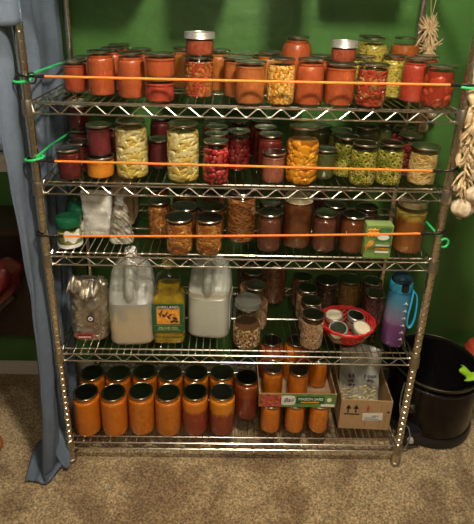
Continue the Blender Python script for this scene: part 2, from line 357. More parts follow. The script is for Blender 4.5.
def carpet_mat():
    m, nt, out = mat('beige_carpet'); L = nt.links
    p = principled(nt, Roughness=.95); p.inputs['Specular IOR Level'].default_value = .1; p.inputs['Sheen Weight'].default_value = .25
    tc = nt.nodes.new('ShaderNodeTexCoord')
    n = nt.nodes.new('ShaderNodeTexNoise'); n.inputs['Scale'].default_value = 150; n.inputs['Detail'].default_value = 4; n.inputs['Roughness'].default_value = .7; L.new(tc.outputs['Object'], n.inputs['Vector'])
    r = ramp(nt, [(.34, (.14,.085,.030)), (.5, (.50,.35,.16)), (.64, (.95,.74,.42))]); L.new(n.outputs['Fac'], r.inputs['Fac'])
    big = nt.nodes.new('ShaderNodeTexNoise'); big.inputs['Scale'].default_value = 5.5; big.inputs['Detail'].default_value = 5; big.inputs['Distortion'].default_value = .6; L.new(tc.outputs['Object'], big.inputs['Vector'])
    br = ramp(nt, [(.42, (.58,.50,.42)), (.58, (1,1,1))]); L.new(big.outputs['Fac'], br.inputs['Fac'])
    mu = nt.nodes.new('ShaderNodeMix'); mu.data_type = 'RGBA'; mu.blend_type = 'MULTIPLY'; mu.inputs[0].default_value = 1
    L.new(r.outputs['Color'], mu.inputs[6]); L.new(br.outputs['Color'], mu.inputs[7]); L.new(mu.outputs[2], p.inputs['Base Color'])
    b = nt.nodes.new('ShaderNodeBump'); b.inputs['Strength'].default_value = 1; b.inputs['Distance'].default_value = .01; L.new(n.outputs['Fac'], b.inputs['Height']); L.new(b.outputs[0], p.inputs['Normal'])
    L.new(p.outputs[0], out.inputs[0]); return m
CARPET = carpet_mat()
bm = NB()
def carpet(u, v):
    x = -1.15+2.5*u; y = -.95+1.41*v
    h = noise.noise(Vector((x*90, y*90, 0)))*.0028+noise.noise(Vector((x*38, y*38, 4)))*.002+noise.noise(Vector((x*7, y*7, 2)))*.002
    e = min(1, u*20, (1-u)*20, v*20)
    return (x, y, -.004+h*e)
grid(bm, carpet, 420, 240)
for a in ((-3.2,-1.15,-3,3.0),):
    pass
box(bm, -3.2, -1.15, -3.2, .46, -.03, -.004); box(bm, 1.35, 3.2, -3.2, .46, -.03, -.004); box(bm, -1.15, 1.35, -3.2, -.95, -.03, -.004)
struct('floor', bm, CARPET, smooth=True)
GREEN = wall_mat(); CREAM = plain('cream_paint', (.22,.20,.16), .7, var=.04); TRIM = plain('white_trim_paint', (.62,.58,.50), .45)
bm = NB(); W0, W1 = WALLY, WALLY+.1        # wall with the window opening cut out at left
wx0, wx1, wz0, wz1 = -1.75, -.80, 1.03, 1.95
box(bm, -3.2, wx0, W0, W1, -.03, 2.5); box(bm, wx1, 3.2, W0, W1, -.03, 2.5); box(bm, wx0, wx1, W0, W1, -.03, wz0); box(bm, wx0, wx1, W0, W1, wz1, 2.5)
struct('wall_back', bm, GREEN)
bm = NB(); box(bm, -3.3, -3.2, -3.2, .56, -.03, 2.5); struct('wall_left', bm, CREAM)
bm = NB(); box(bm, 3.2, 3.3, -3.2, .56, -.03, 2.5); struct('wall_right', bm, CREAM)
bm = NB(); box(bm, -3.3, 3.3, -3.3, -3.2, -.03, 2.5); struct('wall_front', bm, CREAM)
bm = NB(); box(bm, -3.3, 3.3, -3.3, .56, 2.5, 2.6); struct('ceiling', bm, CREAM)
bm = NB(); box(bm, -3.2, 3.2, WALLY-.014, WALLY, -.01, .054, .004); box(bm, -3.2, 3.2, WALLY-.009, WALLY, .054, .062, .003); struct('baseboard_back', bm, TRIM)
# window with sill and blind
wf = bpy.data.objects.new('window_1', None); C.objects.link(wf); wf['kind'] = 'structure'
bm = NB()
for a in ((wx0-.05, wx0, wz0-.02, wz1+.06), (wx1, wx1+.05, wz0-.02, wz1+.06)): box(bm, a[0], a[1], WALLY-.015, WALLY+.09, a[2], a[3], .003)
box(bm, wx0-.05, wx1+.05, WALLY-.015, WALLY+.09, wz1, wz1+.06, .003); box(bm, (wx0+wx1)/2-.02, (wx0+wx1)/2+.02, WALLY+.05, WALLY+.08, wz0, wz1)
obj('window_frame', bm, TRIM, wf, smooth=False)
bm = NB(); box(bm, wx0-.07, wx1+.07, WALLY-.045, WALLY+.09, wz0-.025, wz0, .004); box(bm, wx0-.05, wx1+.05, WALLY-.014, WALLY-.001, wz0-.075, wz0-.025, .003); obj('window_sill', bm, TRIM, wf, smooth=False)
bm = NB(); box(bm, wx0, wx1, WALLY+.06, WALLY+.065, wz0, wz1); obj('window_pane', bm, glassy('window_glass', (.9,.95,1)), wf, smooth=False)
BL = plain('blue_white_slat', (.55,.66,.80), .4)
bl = thing('window_blind', 'pale blue-white horizontal slat blind in the window at the far left', 'blind', ((wx0+wx1)/2, WALLY+.02, wz0))
bm = NB()
n = 0; z = .012
while z < .88:
    box(bm, -.465, .465, -.024, .024, -.0012, .0012, mtx=Matrix.Translation((0,0,z))@Matrix.Rotation(-1.05, 4, 'X')); z += .036
obj('slats', bm, BL, bl, smooth=False)
bm = NB(); box(bm, -.468, .468, -.02, .02, .885, .918, .003); obj('head_rail', bm, BL, bl, smooth=False)

# ------------------------------------------------------------------ wire rack
rack = thing('wire_shelving_unit', 'tall chrome wire shelving unit loaded with jars against the green wall', 'shelf', (0,0,0))
prof = [(0,0),(.0125,0)]
z = .03; prof = [(0,.004),(.0135,.004),(.0135,.022),(.0125,.024)]
while z < 1.75:
    prof += [(.0127,z),(.0127,z+.0200),(.0110,z+.0212),(.0110,z+.0232),(.0127,z+.0244)]; z += .0254
prof += [(.0127,z+.01),(0,z+.012)]
bm = NB(); lathe(bm, prof, 20)
post0 = obj('post', bm, M['post'], rack)
bm = NB(); lathe(bm, [(0,0),(.017,0),(.018,.004),(.016,.012),(.008,.016),(.008,.03),(0,.03)], 20)
foot0 = obj('levelling_foot', bm, M['collar'], post0)
first = True
for px in (-PX, PX):
    for py in (0, PD):
        if first: p = post0; first = False
        else:
            p = post0.copy(); C.objects.link(p); p.parent = rack
            f = foot0.copy(); C.objects.link(f); f.parent = p
        p.location = (px, py, 0)
WR = .0015
bm = NB()
x0, x1 = -PX+.018, PX-.018; h = .028
nw = 49
for i in range(nw):
    x = x0+.006+(x1-x0-.012)*i/(nw-1)
    tube(bm, [(x, -.001, -.006), (x, 0, -.001), (x, .006, .0005), (x, PD-.006, .0005), (x, PD, -.001), (x, PD+.001, -.006)], WR, 5)
for y in (.03, PD*.5, PD-.05): 
    tube(bm, [(x0-.01, y, -.004), (x1+.01, y, -.004)], .0026, 6)
def truss(a, b, n):
    a, b = Vector(a), Vector(b); d = b-a
    tube(bm, [a, b], .0026, 7); tube(bm, [a-Vector((0,0,h)), b-Vector((0,0,h))], .0026, 7)
    pts = []
    m = d.normalized()*.004
    for k in range(2*n+1):
        t = (k+.35)/(2*n+.7); p = a+d*t; z = -.003 if k % 2 else -h+.003
        pts += [p-m+Vector((0,0,z)), p+m+Vector((0,0,z))]
    tube(bm, pts, .0019, 6)
for y in (0, PD): truss((x0-.008, y, -.002), (x1+.008, y, -.002), 18)
for x in (-PX, PX): truss((x, .014, -.002), (x, PD-.014, -.002), 6)
bpy_shelf = obj('shelf', bm, M['chrome'], rack); bpy_shelf.location = (0,0,SH[0])
bm = NB(); lathe(bm, [(.0132,-.034),(.0168,-.034),(.0174,-.030),(.0160,.004),(.0150,.008),(.0132,.008)], 20, close=True)
col0 = obj('corner_collar', bm, M['collar'])
def collars(sh):
    for px in (-PX, PX):
        for py in (0, PD):
            c = col0.copy(); C.objects.link(c); c.parent = sh; c.location = (px, py, 0)
collars(bpy_shelf)
for k in range(1, 6):
    s = bpy_shelf.copy(); C.objects.link(s); s.parent = rack; s.location = (0,0,SH[k])
    collars(s)

bpy.data.objects.remove(col0)
# ------------------------------------------------------------------ mason jars
TYPES = {'P': (.0395,.127,0), 'WP': (.042,.117,1), 'HP': (.0345,.094,2), 'SQ': (.041,.066,1), 'Q': (.0475,.171,0), 'WQ': (.0485,.172,1), 'QP': (.035,.058,2), 'TP': (.0375,.127,0)}
def jar_profile(t):
    R, H, w = TYPES[t]
    mo = {0: .0345, 1: .0415, 2: min(.0335, R-.001)}[w]
    sh = {0: .034, 1: .030, 2: .026}[w]
    if t == 'Q': sh = .046
    if t in ('SQ', 'QP'): sh = .021
    p = [(0,.003),(R*.70,.003),(R*.80,.0),(R*.90,.0015),(R*.97,.007),(R,.016)]
    zs = H-sh
    p += [(R,zs*.5),(R*.995,zs*.9),(R*.985,zs)]
    e = H-.0195
    for k in range(1, 6):
        a = k/5*PI/2; p.append((mo+(R*.985-mo)*math.cos(a), zs+(e-zs)*math.sin(a)))
    p += [(mo,H-.0185),(mo+.0014,H-.0170),(mo+.0014,H-.0160),(mo-.0002,H-.0140),(mo-.0002,H-.0125),(mo+.0011,H-.0110),(mo+.0011,H-.0100),(mo-.0002,H-.0080),(mo-.0005,H-.002),(0,H-.002)]
    return p, mo
_mesh = {}
def jar_meshes(t):
    if t in _mesh: return _mesh[t]
    R, H, w = TYPES[t]; p, mo = jar_profile(t)
    bm = NB(); lathe(bm, p, 32)
    g = obj('glass', bm, M['glass']); gm = g.data; bpy.data.objects.remove(g)
    def cont(top):
        q = [(max(0, r-.0016), max(z, .0045)) for r, z in p if z < top-.001]
        r_top = q[-1][0]
        if top > H-.04:
            r_top = min(r_top, mo+(R-mo)*max(0, (H-.019-top)/max(.004, .0))) if False else r_top
        q += [(r_top, top), (r_top*.9, top+.001), (0, top+.0015)]
        bm = NB(); lathe(bm, q, 28); o = obj('contents', bm, M['black']); me = o.data; bpy.data.objects.remove(o); return me
    b = mo+.0022
    bm = NB(); lathe(bm, [(mo+.0009,H-.017),(b,H-.0175),(b+.0010,H-.0165),(b+.0002,H-.015),(b+.0002,H-.003),(b-.0006,H),(mo-.0045,H+.0004),(mo-.0050,H-.0008),(mo+.0009,H-.0012)], 32, close=True)
    o = obj('band', bm, M['band']); bmsh = o.data; bpy.data.objects.remove(o)
    bm = NB(); lathe(bm, [(0,H-.0020),(mo-.0002,H-.0020),(mo-.0002,H-.0014),(mo-.007,H-.0011),(mo-.010,H-.0016),(0,H-.0016)], 32)
    o = obj('lid', bm, M['lid']); lm = o.data; bpy.data.objects.remove(o)
    e = mo+.0024
    bm = NB(); lathe(bm, [(mo-.004,H-.0024),(mo+.0006,H-.0024),(mo+.0006,H-.0052),(e-.0004,H-.0052),(e,H-.0045),(e-.0001,H-.0012),(e-.0012,H),(mo-.0008,H+.0002),(mo-.0024,H-.0010),(mo-.004,H-.0012)], 32, close=True)
    o = obj('rim', bm, M['band']); rm = o.data; bpy.data.objects.remove(o)
    _mesh[t] = (gm, cont, bmsh, lm, rm); return _mesh[t]
def rin(t, z):
    p, mo = jar_profile(t); p = [q for q in p if q[0] > 0][:-1]; out = p[0][0]
    if z <= p[2][1]: return p[2][0]
    for (r0, z0), (r1, z1) in zip(p[:-1], p[1:]):
        if z0 <= z <= z1 and z1 > z0: return r0+(r1-r0)*(z-z0)/(z1-z0)
    return p[-1][0]
def packed(t, c, top):
    sh, A, B, Cc, sp, cols, brine = PIECES[c]
    R, H, w = TYPES[t]; p, mo = jar_profile(t); rnd = random.Random(c+t)
    bm = NB(); lay = bm.verts.layers.float_color.new('piece')
    core = .0028 if sh != 'slice' else .005
    q = [(max(0, r-.0016-core), max(z, .006)) for r, z in p if z < top-.004]; q += [(q[-1][0], top-.003), (0, top-.002)]
    lathe(bm, q, 24, mi=1)
    def emit(pts_faces, val):
        pts, faces = pts_faces; vs = []
        for P in pts:
            z = min(max(P.z, .0045), top); rr = math.hypot(P.x, P.y); m_ = rin(t, z)-.0016
            if rr > m_: P = Vector((P.x*m_/rr, P.y*m_/rr, 0))
            v = bm.verts.new((P.x, P.y, z)); v[lay] = (val, val, val, 1); vs.append(v)
        for f in faces:
            try: bm.faces.new([vs[i] for i in f])
            except ValueError: pass
    def ell(nu, nv):
        pts = []; fs = []
        for j in range(nv+1):
            for i in range(nu): a = 2*PI*i/nu; ph = PI*(.04+.92*j/nv); pts.append((math.sin(ph)*math.cos(a), math.sin(ph)*math.sin(a), math.cos(ph)))
        for j in range(nv):
            for i in range(nu): i2 = (i+1) % nu; fs.append((j*nu+i, j*nu+i2, (j+1)*nu+i2, (j+1)*nu+i))
        fs.append(tuple(range(nu))); fs.append(tuple(nv*nu+i for i in range(nu))[::-1]); return pts, fs
    big = A > .010; eu = ell(12, 8) if big and sh != 'strand' else ell(7, 4)
    z = .004+sp*.45; row = 0
    spz = sp if sh != 'strand' else sp*.8
    while z < top-.001:
        rz = rin(t, z); n = max(5, int(2*PI*rz/(sp*(1.15 if sh != 'strand' else 2.2))))
        for k in range(n):
            an = 2*PI*(k+.5*(row % 2)+rnd.uniform(-.3, .3))/n; zz = z+rnd.uniform(-.3, .3)*sp
            er = Vector((math.cos(an), math.sin(an), 0)); et = Vector((-math.sin(an), math.cos(an), 0)); ez = Vector((0,0,1))
            th = rnd.uniform(-PI/2, PI/2) if sh in ('lump', 'ring') else (rnd.choice((0, .25, -.3, 1.3, -.5)) if sh == 'slice' else rnd.uniform(-.8, .8))
            u = et*math.cos(th)+ez*math.sin(th); v = ez*math.cos(th)-et*math.sin(th); val = rnd.random()
            s = rnd.uniform(.8, 1.15); cen = er*(rz-.0016-Cc*(rnd.uniform(.78, 1.15) if A > .0105 else rnd.uniform(.45, .9)))+ez*zz
            if sh == 'ring':
                ti = rnd.uniform(-.9, .9); v2 = (v*math.cos(ti)+er*math.sin(ti)).normalized(); nn = u.cross(v2); cen = er*(rz-.0030)+ez*zz; pts = []; fs = []; N, m_ = 14, 5; sq = rnd.uniform(.6, 1)
                for i in range(N):
                    a = 2*PI*i/N
                    d = u*math.cos(a)+v2*math.sin(a)*sq
                    for j in range(m_): bb = 2*PI*j/m_; pts.append(cen+d*(A*s*.82+B*math.cos(bb))+nn*B*math.sin(bb))
                for i in range(N):
                    for j in range(m_): fs.append((i*m_+j, ((i+1) % N)*m_+j, ((i+1) % N)*m_+(j+1) % m_, i*m_+(j+1) % m_))
                emit((pts, fs), val)
            else:
                bend = A*.5 if sh == 'slice' else 0
                pts = [cen+u*(x*A*s)+v*(y*B*s-bend*(x*x-.3))+er*(zc*Cc*s) for x, y, zc in eu[0]]
                emit((pts, eu[1]), val)
        z += spz; row += 1
    me = obj('contents', bm, [piece_mat(c+'_pieces', cols), plain(c+'_brine', brine, .2)])
    m_ = me.data; bpy.data.objects.remove(me); return m_
FILL = {'grainhalf': .080,  'half_brown': .145, 'cider2': .135, 'beans': .100, 'peaches': .134, 'pears': .148, 'yellowbean': .10, 'coffee': .10, 'shred': .150, 'corn': .108, 'berry': .108, 'strawberry': .106, 'kraut': .098, 'jalapeno': .108, 'relishy': .150, 'relisholive': .150}
LIDS = {'steel': ('lid','band'), 'silver': ('lidsilver','bandsilver'), 'green': ('lidreflect','bandgold'), 'cream': ('lidcream','lidcream'), 'greylid': ('lidgrey','lidgrey'), 'amberlid': ('bandamber','bandamber')}  # the green entry is a metal lid with its reflection put into the colour
_v = {}
def variant(base, key, m):
    k = (base.name, key)
    if k not in _v:
        me = base.copy(); me.name = key; me.materials.clear(); me.materials.append(m); _v[k] = me
    return _v[k]
GROUPS = {0: 'canned jars on the upper shelf', 1: 'canned jars on the second shelf', 2: 'canned jars on the third shelf', 3: 'jars of dried food on the fourth shelf', 4: 'canned jars on the bottom shelf'}
def jar(sh, t, x, y, z, c, l, label, group=None):
    gm, cont, bmsh, lm, rm = jar_meshes(t)
    R, H, w = TYPES[t]
    r = thing('mason_jar', label, 'jar', (x, y, z), 0, group or GROUPS[sh])
    top = min(FILL.get(c, H), H-.0135 if l in ('steel','green') else H-.022)
    ck = (t, c)
    if ck not in _v:
        if c in PIECES: _v[ck] = packed(t, c, top)
        else: me = cont(top); me.name = 'contents'; me.materials.clear(); me.materials.append(food(c)); _v[ck] = me
    a, b = LIDS[l]
    for nm, me in (('glass', gm), ('contents', _v[ck]), ('rim' if l in ('steel','green') else 'band', variant(rm if l in ('steel','green') else bmsh, 'band_'+b, M[b])), ('lid', variant(lm, 'lid_'+a, M[a]))):
        o = bpy.data.objects.new(nm, me); C.objects.link(o); o.parent = r
    return r
JARS = [
(0,'HP',-0.506,0.156,1.3183,'brick','steel',
  'short half-pint of brick-red sauce, leftmost jar on the upper shelf'),
(0,'HP',-0.500,0.262,1.3183,'brick','steel',
  'mostly hidden half-pint directly behind the leftmost jar of the upper shelf'),
(0,'P',-0.419,0.119,1.3183,'tomato','steel',
  'orange-red pint of tomato sauce, second in the front row of the upper shelf'),
(0,'P',-0.327,0.091,1.3183,'tomato','steel',
  'orange-red pint of tomato sauce just left of the stacked squat red jars'),
(0,'P',-0.403,0.215,1.3183,'tomato','steel',
  'pint of red sauce showing only its lid between the two leftmost tall red pints'),
(0,'P',-0.405,0.330,1.3183,'tomato','steel',
  'farthest-back jar of red sauce by the green wall above the two left pints'),
(0,'P',-0.319,0.200,1.3183,'tomato','steel',
  'pint of red sauce directly behind the one left of the squat stack'),
(0,'SQ',-0.242,0.048,1.3183,'chunkred','steel',
  'squat wide jar of chunky red relish, bottom of the squat stack on the upper shelf'),
(0,'SQ',-0.240,0.048,1.3848,'tomato','steel',
  'squat jar of smooth orange-red sauce, top of the squat stack on the upper shelf'),
(0,'P',-0.192,0.270,1.3183,'amber','steel',
  'amber orange jar in the gap between the squat stack and the salsa stack'),
(0,'WP',-0.138,0.130,1.3183,'salsa','steel',
  'pint of orange salsa with green bits, under a silver-lidded jar'),
(0,'SQ',-0.136,0.130,1.4358,'rust','silver',
  'squat jar of rusty red relish with bright silver lid, highest jar on the rack'),
(0,'P',-0.082,0.235,1.3183,'amberbrown','steel',
  'brown-orange pint just right of and behind the salsa stack'),
(0,'WP',0.009,0.048,1.3183,'carrot','steel',
  'wide pint of burnt-orange puree at the front middle of the upper shelf'),
(0,'WP',-0.025,0.140,1.3183,'carrot','steel',
  'wide jar of burnt-orange puree directly behind the front middle one, left lid'),
(0,'WP',0.001,0.241,1.3183,'carrot','steel',
  'rear wide-mouth jar of orange puree with greenish reflecting lid by the wall'),
(0,'P',0.094,0.049,1.3183,'corn','steel',
  'pint of yellow corn relish in orange brine on the upper shelf'),
(0,'P',0.072,0.199,1.3183,'amber','steel',
  'narrow view of amber jar behind and left of the corn relish'),
(0,'P',0.174,0.048,1.3183,'tomato','steel',
  'red tomato sauce pint right beside the corn relish'),
(0,'Q',0.160,0.250,1.3183,'tomato','steel',
  'tall jar of bright red-orange sauce rising behind the corn relish and its right neighbour'),
(0,'P',0.219,0.140,1.3183,'brick','steel',
  'dark-lidded jar in the gap left of the right-hand silver-lidded stack'),
(0,'WP',0.260,0.053,1.3183,'tomato','steel',
  'pint of red sauce carrying a small silver-lidded jar'),
(0,'QP',0.262,0.053,1.4358,'rust','silver',
  'small dark red silver-lidded jar stacked on a red pint, right half of upper shelf'),
(0,'WP',0.349,0.052,1.3183,'stewed','steel',
  'wide pint of stewed tomatoes flecked with yellow and green on the upper shelf'),
(0,'P',0.346,0.155,1.3183,'relishy','steel',
  'yellowish jar peeking out behind the stewed tomatoes'),
(0,'Q',0.415,0.366,1.3183,'relisholive','steel',
  'dull olive jar at the back, left of the tall yellow one'),
(0,'Q',0.404,0.270,1.3183,'relishy','steel',
  'tall pale yellow jar behind the stewed tomatoes and the yellow relish'),
(0,'Q',0.524,0.330,1.3183,'half_brown','steel',
  'half-empty jar of orange-brown sauce at the back, left of the straw bunch'),
(0,'P',0.451,0.195,1.3183,'relishy','steel',
  'pint of yellow-green relish between the stewed tomatoes and the red jars at right'),
(0,'P',0.496,0.128,1.3183,'red','steel',
  'red jar squeezed between the yellow relish and the rightmost jar'),
(0,'P',0.554,0.210,1.3183,'red','steel',
  'red jar hidden behind the rightmost wide jar of the upper shelf'),
(0,'WP',0.540,0.058,1.3183,'redchunk','steel',
  'wide jar of whole red tomatoes, rightmost on the upper shelf'),
(1,'HP',-0.514,0.048,1.0825,'maroon','steel',
  'dark maroon half-pint, leftmost front jar of the second shelf'),
(1,'HP',-0.503,0.120,1.0825,'maroon','steel',
  'maroon half-pint behind the leftmost jar of the second shelf'),
(1,'HP',-0.540,0.270,1.1770,'maroon','silver',
  'maroon jar with bright silver lid raised at the back left corner of the second shelf'),
(1,'HP',-0.540,0.270,1.0825,'maroon','steel',
  'dark maroon jar at the back left corner, under the silver-lidded one'),
(1,'SQ',-0.430,0.074,1.0825,'orangejelly','steel',
  'squat glowing orange jar under a purple jar on the second shelf'),
(1,'HP',-0.428,0.074,1.1490,'plum','steel',
  'purple-maroon jar stacked on the squat orange jar'),
(1,'P',-0.409,0.190,1.0825,'maroon','steel',
  'dark red jar squeezed between the purple stack and the left pears'),
(1,'WQ',-0.336,0.086,1.0825,'pears','steel',
  'big quart of yellow pear slices, the left one of two on the second shelf'),
(1,'HP',-0.266,0.173,1.0825,'plum','steel',
  'small dark plum jar set back between the two quarts of pears'),
(1,'P',-0.278,0.330,1.0825,'maroon','steel',
  'dark jar at the very back between the quarts of pears'),
(1,'WQ',-0.181,0.063,1.0825,'pears','steel',
  'big quart of pale yellow pears, the right one of two on the second shelf'),
(1,'P',-0.084,0.048,1.0825,'strawberry','steel',
  'front pint of bright red strawberries right of the pears'),
(1,'P',-0.085,0.129,1.0825,'strawberry','steel',
  'second jar in the file behind the front strawberries'),
(1,'P',-0.084,0.215,1.0825,'strawberry','steel',
  'third jar in the file behind the front strawberries'),
(1,'P',-0.094,0.297,1.0825,'strawberry','steel',
  'fourth and farthest jar in the file behind the front strawberries'),
(1,'P',-0.015,0.168,1.0825,'berry','steel',
  'dark red fruit pint set back right of the strawberries'),
(1,'P',-0.014,0.311,1.0825,'berry','steel',
  'dark jar at the back behind the dark red fruit pint'),
(1,'HP',0.087,0.055,1.0825,'pink','steel',
  'small pinkish-brown jar in front, left of the quart of peaches'),
(1,'P',0.083,0.137,1.0825,'darkred','steel',
  'dark jar directly behind the small pinkish-brown one'),
(1,'P',0.073,0.222,1.0825,'darkred','steel',
  'middle dark jar in the file behind the small pinkish-brown one'),
(1,'P',0.065,0.321,1.0825,'darkred','steel',
  'farthest dark jar in the file left of the peaches'),
(1,'WQ',0.172,0.063,1.0825,'peaches','steel',
  'big quart of orange peach slices in the middle of the second shelf'),
(1,'HP',0.248,0.101,1.0825,'olive','steel',
  'small dark olive jar between the peaches and the green pepper rings'),
(1,'P',0.261,0.267,1.0825,'olive','steel',
  'dark jar at the back right of the peaches'),
(1,'P',0.316,0.208,1.0825,'jalapeno','steel',
  'green pepper jar at the back with green-tinted lid, behind the front left rings'),
(1,'P',0.318,0.128,1.0825,'jalapeno','steel',
  'green and orange pickle jar just behind the left jar of green rings'),
(1,'P',0.354,0.055,1.0825,'jalapeno','steel',
  'front jar of green pepper rings, the left of the two'),
(1,'P',0.413,0.260,1.0825,'olive','steel',
  'dark-lidded jar standing behind the left front pepper rings'),
(1,'P',0.435,0.064,1.0825,'jalapeno','steel',
  'front jar of green pepper rings, beside the pale sauerkraut'),
(1,'P',0.499,0.321,1.0825,'olive','steel',
  'rear dark jar behind the right pepper rings'),
(1,'P',0.532,0.248,1.0825,'berry','steel',
  'jar with red contents showing between the pepper rings and the sauerkraut, farther back'),
(1,'P',0.522,0.160,1.0825,'berry','steel',
  'jar with tilted-looking lid right behind the sauerkraut'),
(1,'WP',0.539,0.072,1.0825,'kraut','steel',
  'pale golden sauerkraut jar, rightmost on the second shelf'),
(2,'P',-0.267,0.152,0.8481,'peachjam','steel',
  'orange-brown jar set back left of the two front amber jars, third shelf'),
(2,'P',-0.286,0.270,0.8481,'darkamber','steel',
  'jar behind the set-back orange-brown one on the third shelf'),
(2,'WP',-0.194,0.048,0.8481,'peachjam','steel',
  'front jar of chunky amber fruit, left of the matching pair on the third shelf'),
(2,'WP',-0.182,0.133,0.8481,'darkamber','steel',
  'second in the file behind the left chunky amber jar'),
(2,'WP',-0.196,0.270,0.8481,'darkamber','steel',
  'third and last in the file behind the left chunky amber jar'),
(2,'WP',-0.103,0.049,0.8481,'peachjam','steel',
  'front jar of chunky amber fruit, right of the matching pair on the third shelf'),
(2,'WP',-0.096,0.135,0.8481,'darkamber','steel',
  'second in the file behind the right chunky amber jar'),
(2,'WP',-0.093,0.270,0.8481,'darkamber','steel',
  'third in the file behind the right chunky amber jar'),
(2,'WQ',-0.000,0.141,0.8481,'shred','steel',
  'tall wide jar of shredded orange-brown food in the middle of the third shelf'),
(2,'P',0.088,0.075,0.8481,'grape','steel',
  'translucent purple-brown jar right of the tall shredded one'),
(2,'P',0.095,0.156,0.8481,'darkplum','steel',
  'dark jar behind the translucent purple-brown one'),
(2,'WQ',0.180,0.107,0.8481,'cider','cream',
  'tall dark amber jar with cream speckled lid on the third shelf'),
(2,'P',0.264,0.078,0.8481,'grape','steel',
  'dark brown jelly jar between the cream-lidded jar and the honey-brown one'),
(2,'P',0.309,0.149,0.8481,'darkplum','steel',
  'jar whose lid shows between the two dark jelly jars of the third shelf'),
(2,'P',0.270,0.290,0.8481,'darkplum','steel',
  'farthest dark jar behind the dark brown jelly jar'),
(2,'P',0.350,0.071,0.8481,'cider','steel',
  'honey-brown jar left of the green food box'),
(2,'P',0.408,0.133,0.8481,'darkplum','steel',
  'jar standing behind the green food box'),
(2,'WQ',0.536,0.086,0.8481,'cider2','amberlid',
  'big wide amber jar with yellow rim, rightmost on the third shelf'),
(3,'WQ',0.030,0.068,0.4829,'grainhalf','greylid',
  'tall clear jar half filled with mixed dried grains, fourth shelf'),
(3,'Q',0.061,0.165,0.4829,'beans','steel',
  'jar second in the file behind the jar of dried grains'),
(3,'Q',0.055,0.265,0.4829,'beans','steel',
  'jar third in the file behind the jar of dried grains'),
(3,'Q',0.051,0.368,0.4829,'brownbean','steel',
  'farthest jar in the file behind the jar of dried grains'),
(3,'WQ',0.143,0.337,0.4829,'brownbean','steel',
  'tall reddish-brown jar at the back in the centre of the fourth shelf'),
(3,'P',0.252,0.062,0.4829,'beans','steel',
  'front jar of pale dried beans left of the red basket'),
(3,'P',0.258,0.142,0.4829,'beans','steel',
  'second in the file of bean jars left of the red basket'),
(3,'P',0.257,0.223,0.4829,'beans','steel',
  'third in the file of bean jars left of the red basket'),
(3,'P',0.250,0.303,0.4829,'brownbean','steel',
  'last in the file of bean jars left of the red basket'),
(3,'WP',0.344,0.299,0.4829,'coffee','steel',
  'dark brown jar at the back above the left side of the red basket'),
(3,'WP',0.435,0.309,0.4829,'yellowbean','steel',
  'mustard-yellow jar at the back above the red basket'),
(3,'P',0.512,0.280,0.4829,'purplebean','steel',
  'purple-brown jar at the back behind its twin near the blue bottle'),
(3,'P',0.499,0.195,0.4829,'purplebean','steel',
  'purple-brown jar between the red basket and the blue bottle'),
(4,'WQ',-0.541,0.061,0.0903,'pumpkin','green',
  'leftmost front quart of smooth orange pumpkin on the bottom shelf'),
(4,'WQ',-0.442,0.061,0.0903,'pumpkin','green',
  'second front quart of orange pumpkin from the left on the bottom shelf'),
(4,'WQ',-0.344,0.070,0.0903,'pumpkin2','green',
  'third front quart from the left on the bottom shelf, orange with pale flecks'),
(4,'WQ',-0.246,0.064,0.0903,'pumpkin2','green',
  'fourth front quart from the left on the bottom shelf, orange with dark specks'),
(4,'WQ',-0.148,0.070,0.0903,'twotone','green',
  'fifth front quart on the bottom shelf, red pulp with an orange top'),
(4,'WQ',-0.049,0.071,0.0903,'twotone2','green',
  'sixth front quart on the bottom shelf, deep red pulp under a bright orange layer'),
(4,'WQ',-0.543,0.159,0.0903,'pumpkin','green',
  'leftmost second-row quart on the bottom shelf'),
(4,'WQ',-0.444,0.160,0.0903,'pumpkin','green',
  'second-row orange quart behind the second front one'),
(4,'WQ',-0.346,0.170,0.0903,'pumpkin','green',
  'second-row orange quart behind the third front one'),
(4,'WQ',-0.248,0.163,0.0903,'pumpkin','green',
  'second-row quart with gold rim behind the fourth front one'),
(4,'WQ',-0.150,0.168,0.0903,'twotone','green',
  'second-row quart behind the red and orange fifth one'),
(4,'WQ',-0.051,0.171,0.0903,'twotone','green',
  'second-row quart with lid tinted like a green reflection behind the sixth front one'),
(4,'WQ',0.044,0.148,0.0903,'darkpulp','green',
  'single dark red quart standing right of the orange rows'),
(4,'TP',0.132,0.075,0.0903,'pumpkin','steel',
  'left one of three orange jars under the green printed tray'),
(4,'TP',0.222,0.076,0.0903,'pumpkin','steel',
  'middle one of three orange jars under the green printed tray'),
(4,'TP',0.312,0.077,0.0903,'pumpkin2','steel',
  'right one of three orange jars under the green printed tray'),

]
for a in JARS: jar(*a)

# upper jars standing in the printed tray, bottom shelf
Z5 = SH[4]
TZ = Z5+.002+.127+.002
tray = thing('cardboard_tray', 'shallow cardboard tray with green printed front resting on three orange jars', 'tray', (.221, .148, TZ))
KRAFT = plain('kraft_cardboard', (.40,.25,.13), .8, var=.08, vscale=30)
bm = NB()
hx, hy, hh = .139, .104, .060; t_ = .003
box(bm, -hx, hx, -hy, hy, 0, t_); box(bm, -hx, hx, -hy, -hy+t_, t_, hh); box(bm, -hx, hx, hy-t_, hy, t_, hh); box(bm, -hx, -hx+t_, -hy+t_, hy-t_, t_, hh); box(bm, hx-t_, hx, -hy+t_, hy-t_, t_, hh)
obj('tray_body', bm, KRAFT, tray, smooth=False)
F = Matrix.Translation((0, -hy-.0002, 0)) @ FRONT
pf = panel('printed_front', -hx, hx, .001, hh-.001, M['lime'], tray, F)
tl = Matrix.Translation((0,0,.0007))
panel('produce_picture', -hx+.002, -.058, .003, hh-.003, plain('produce_print', (.45,.08,.05), .5, var=.9, vscale=70), pf, tl)
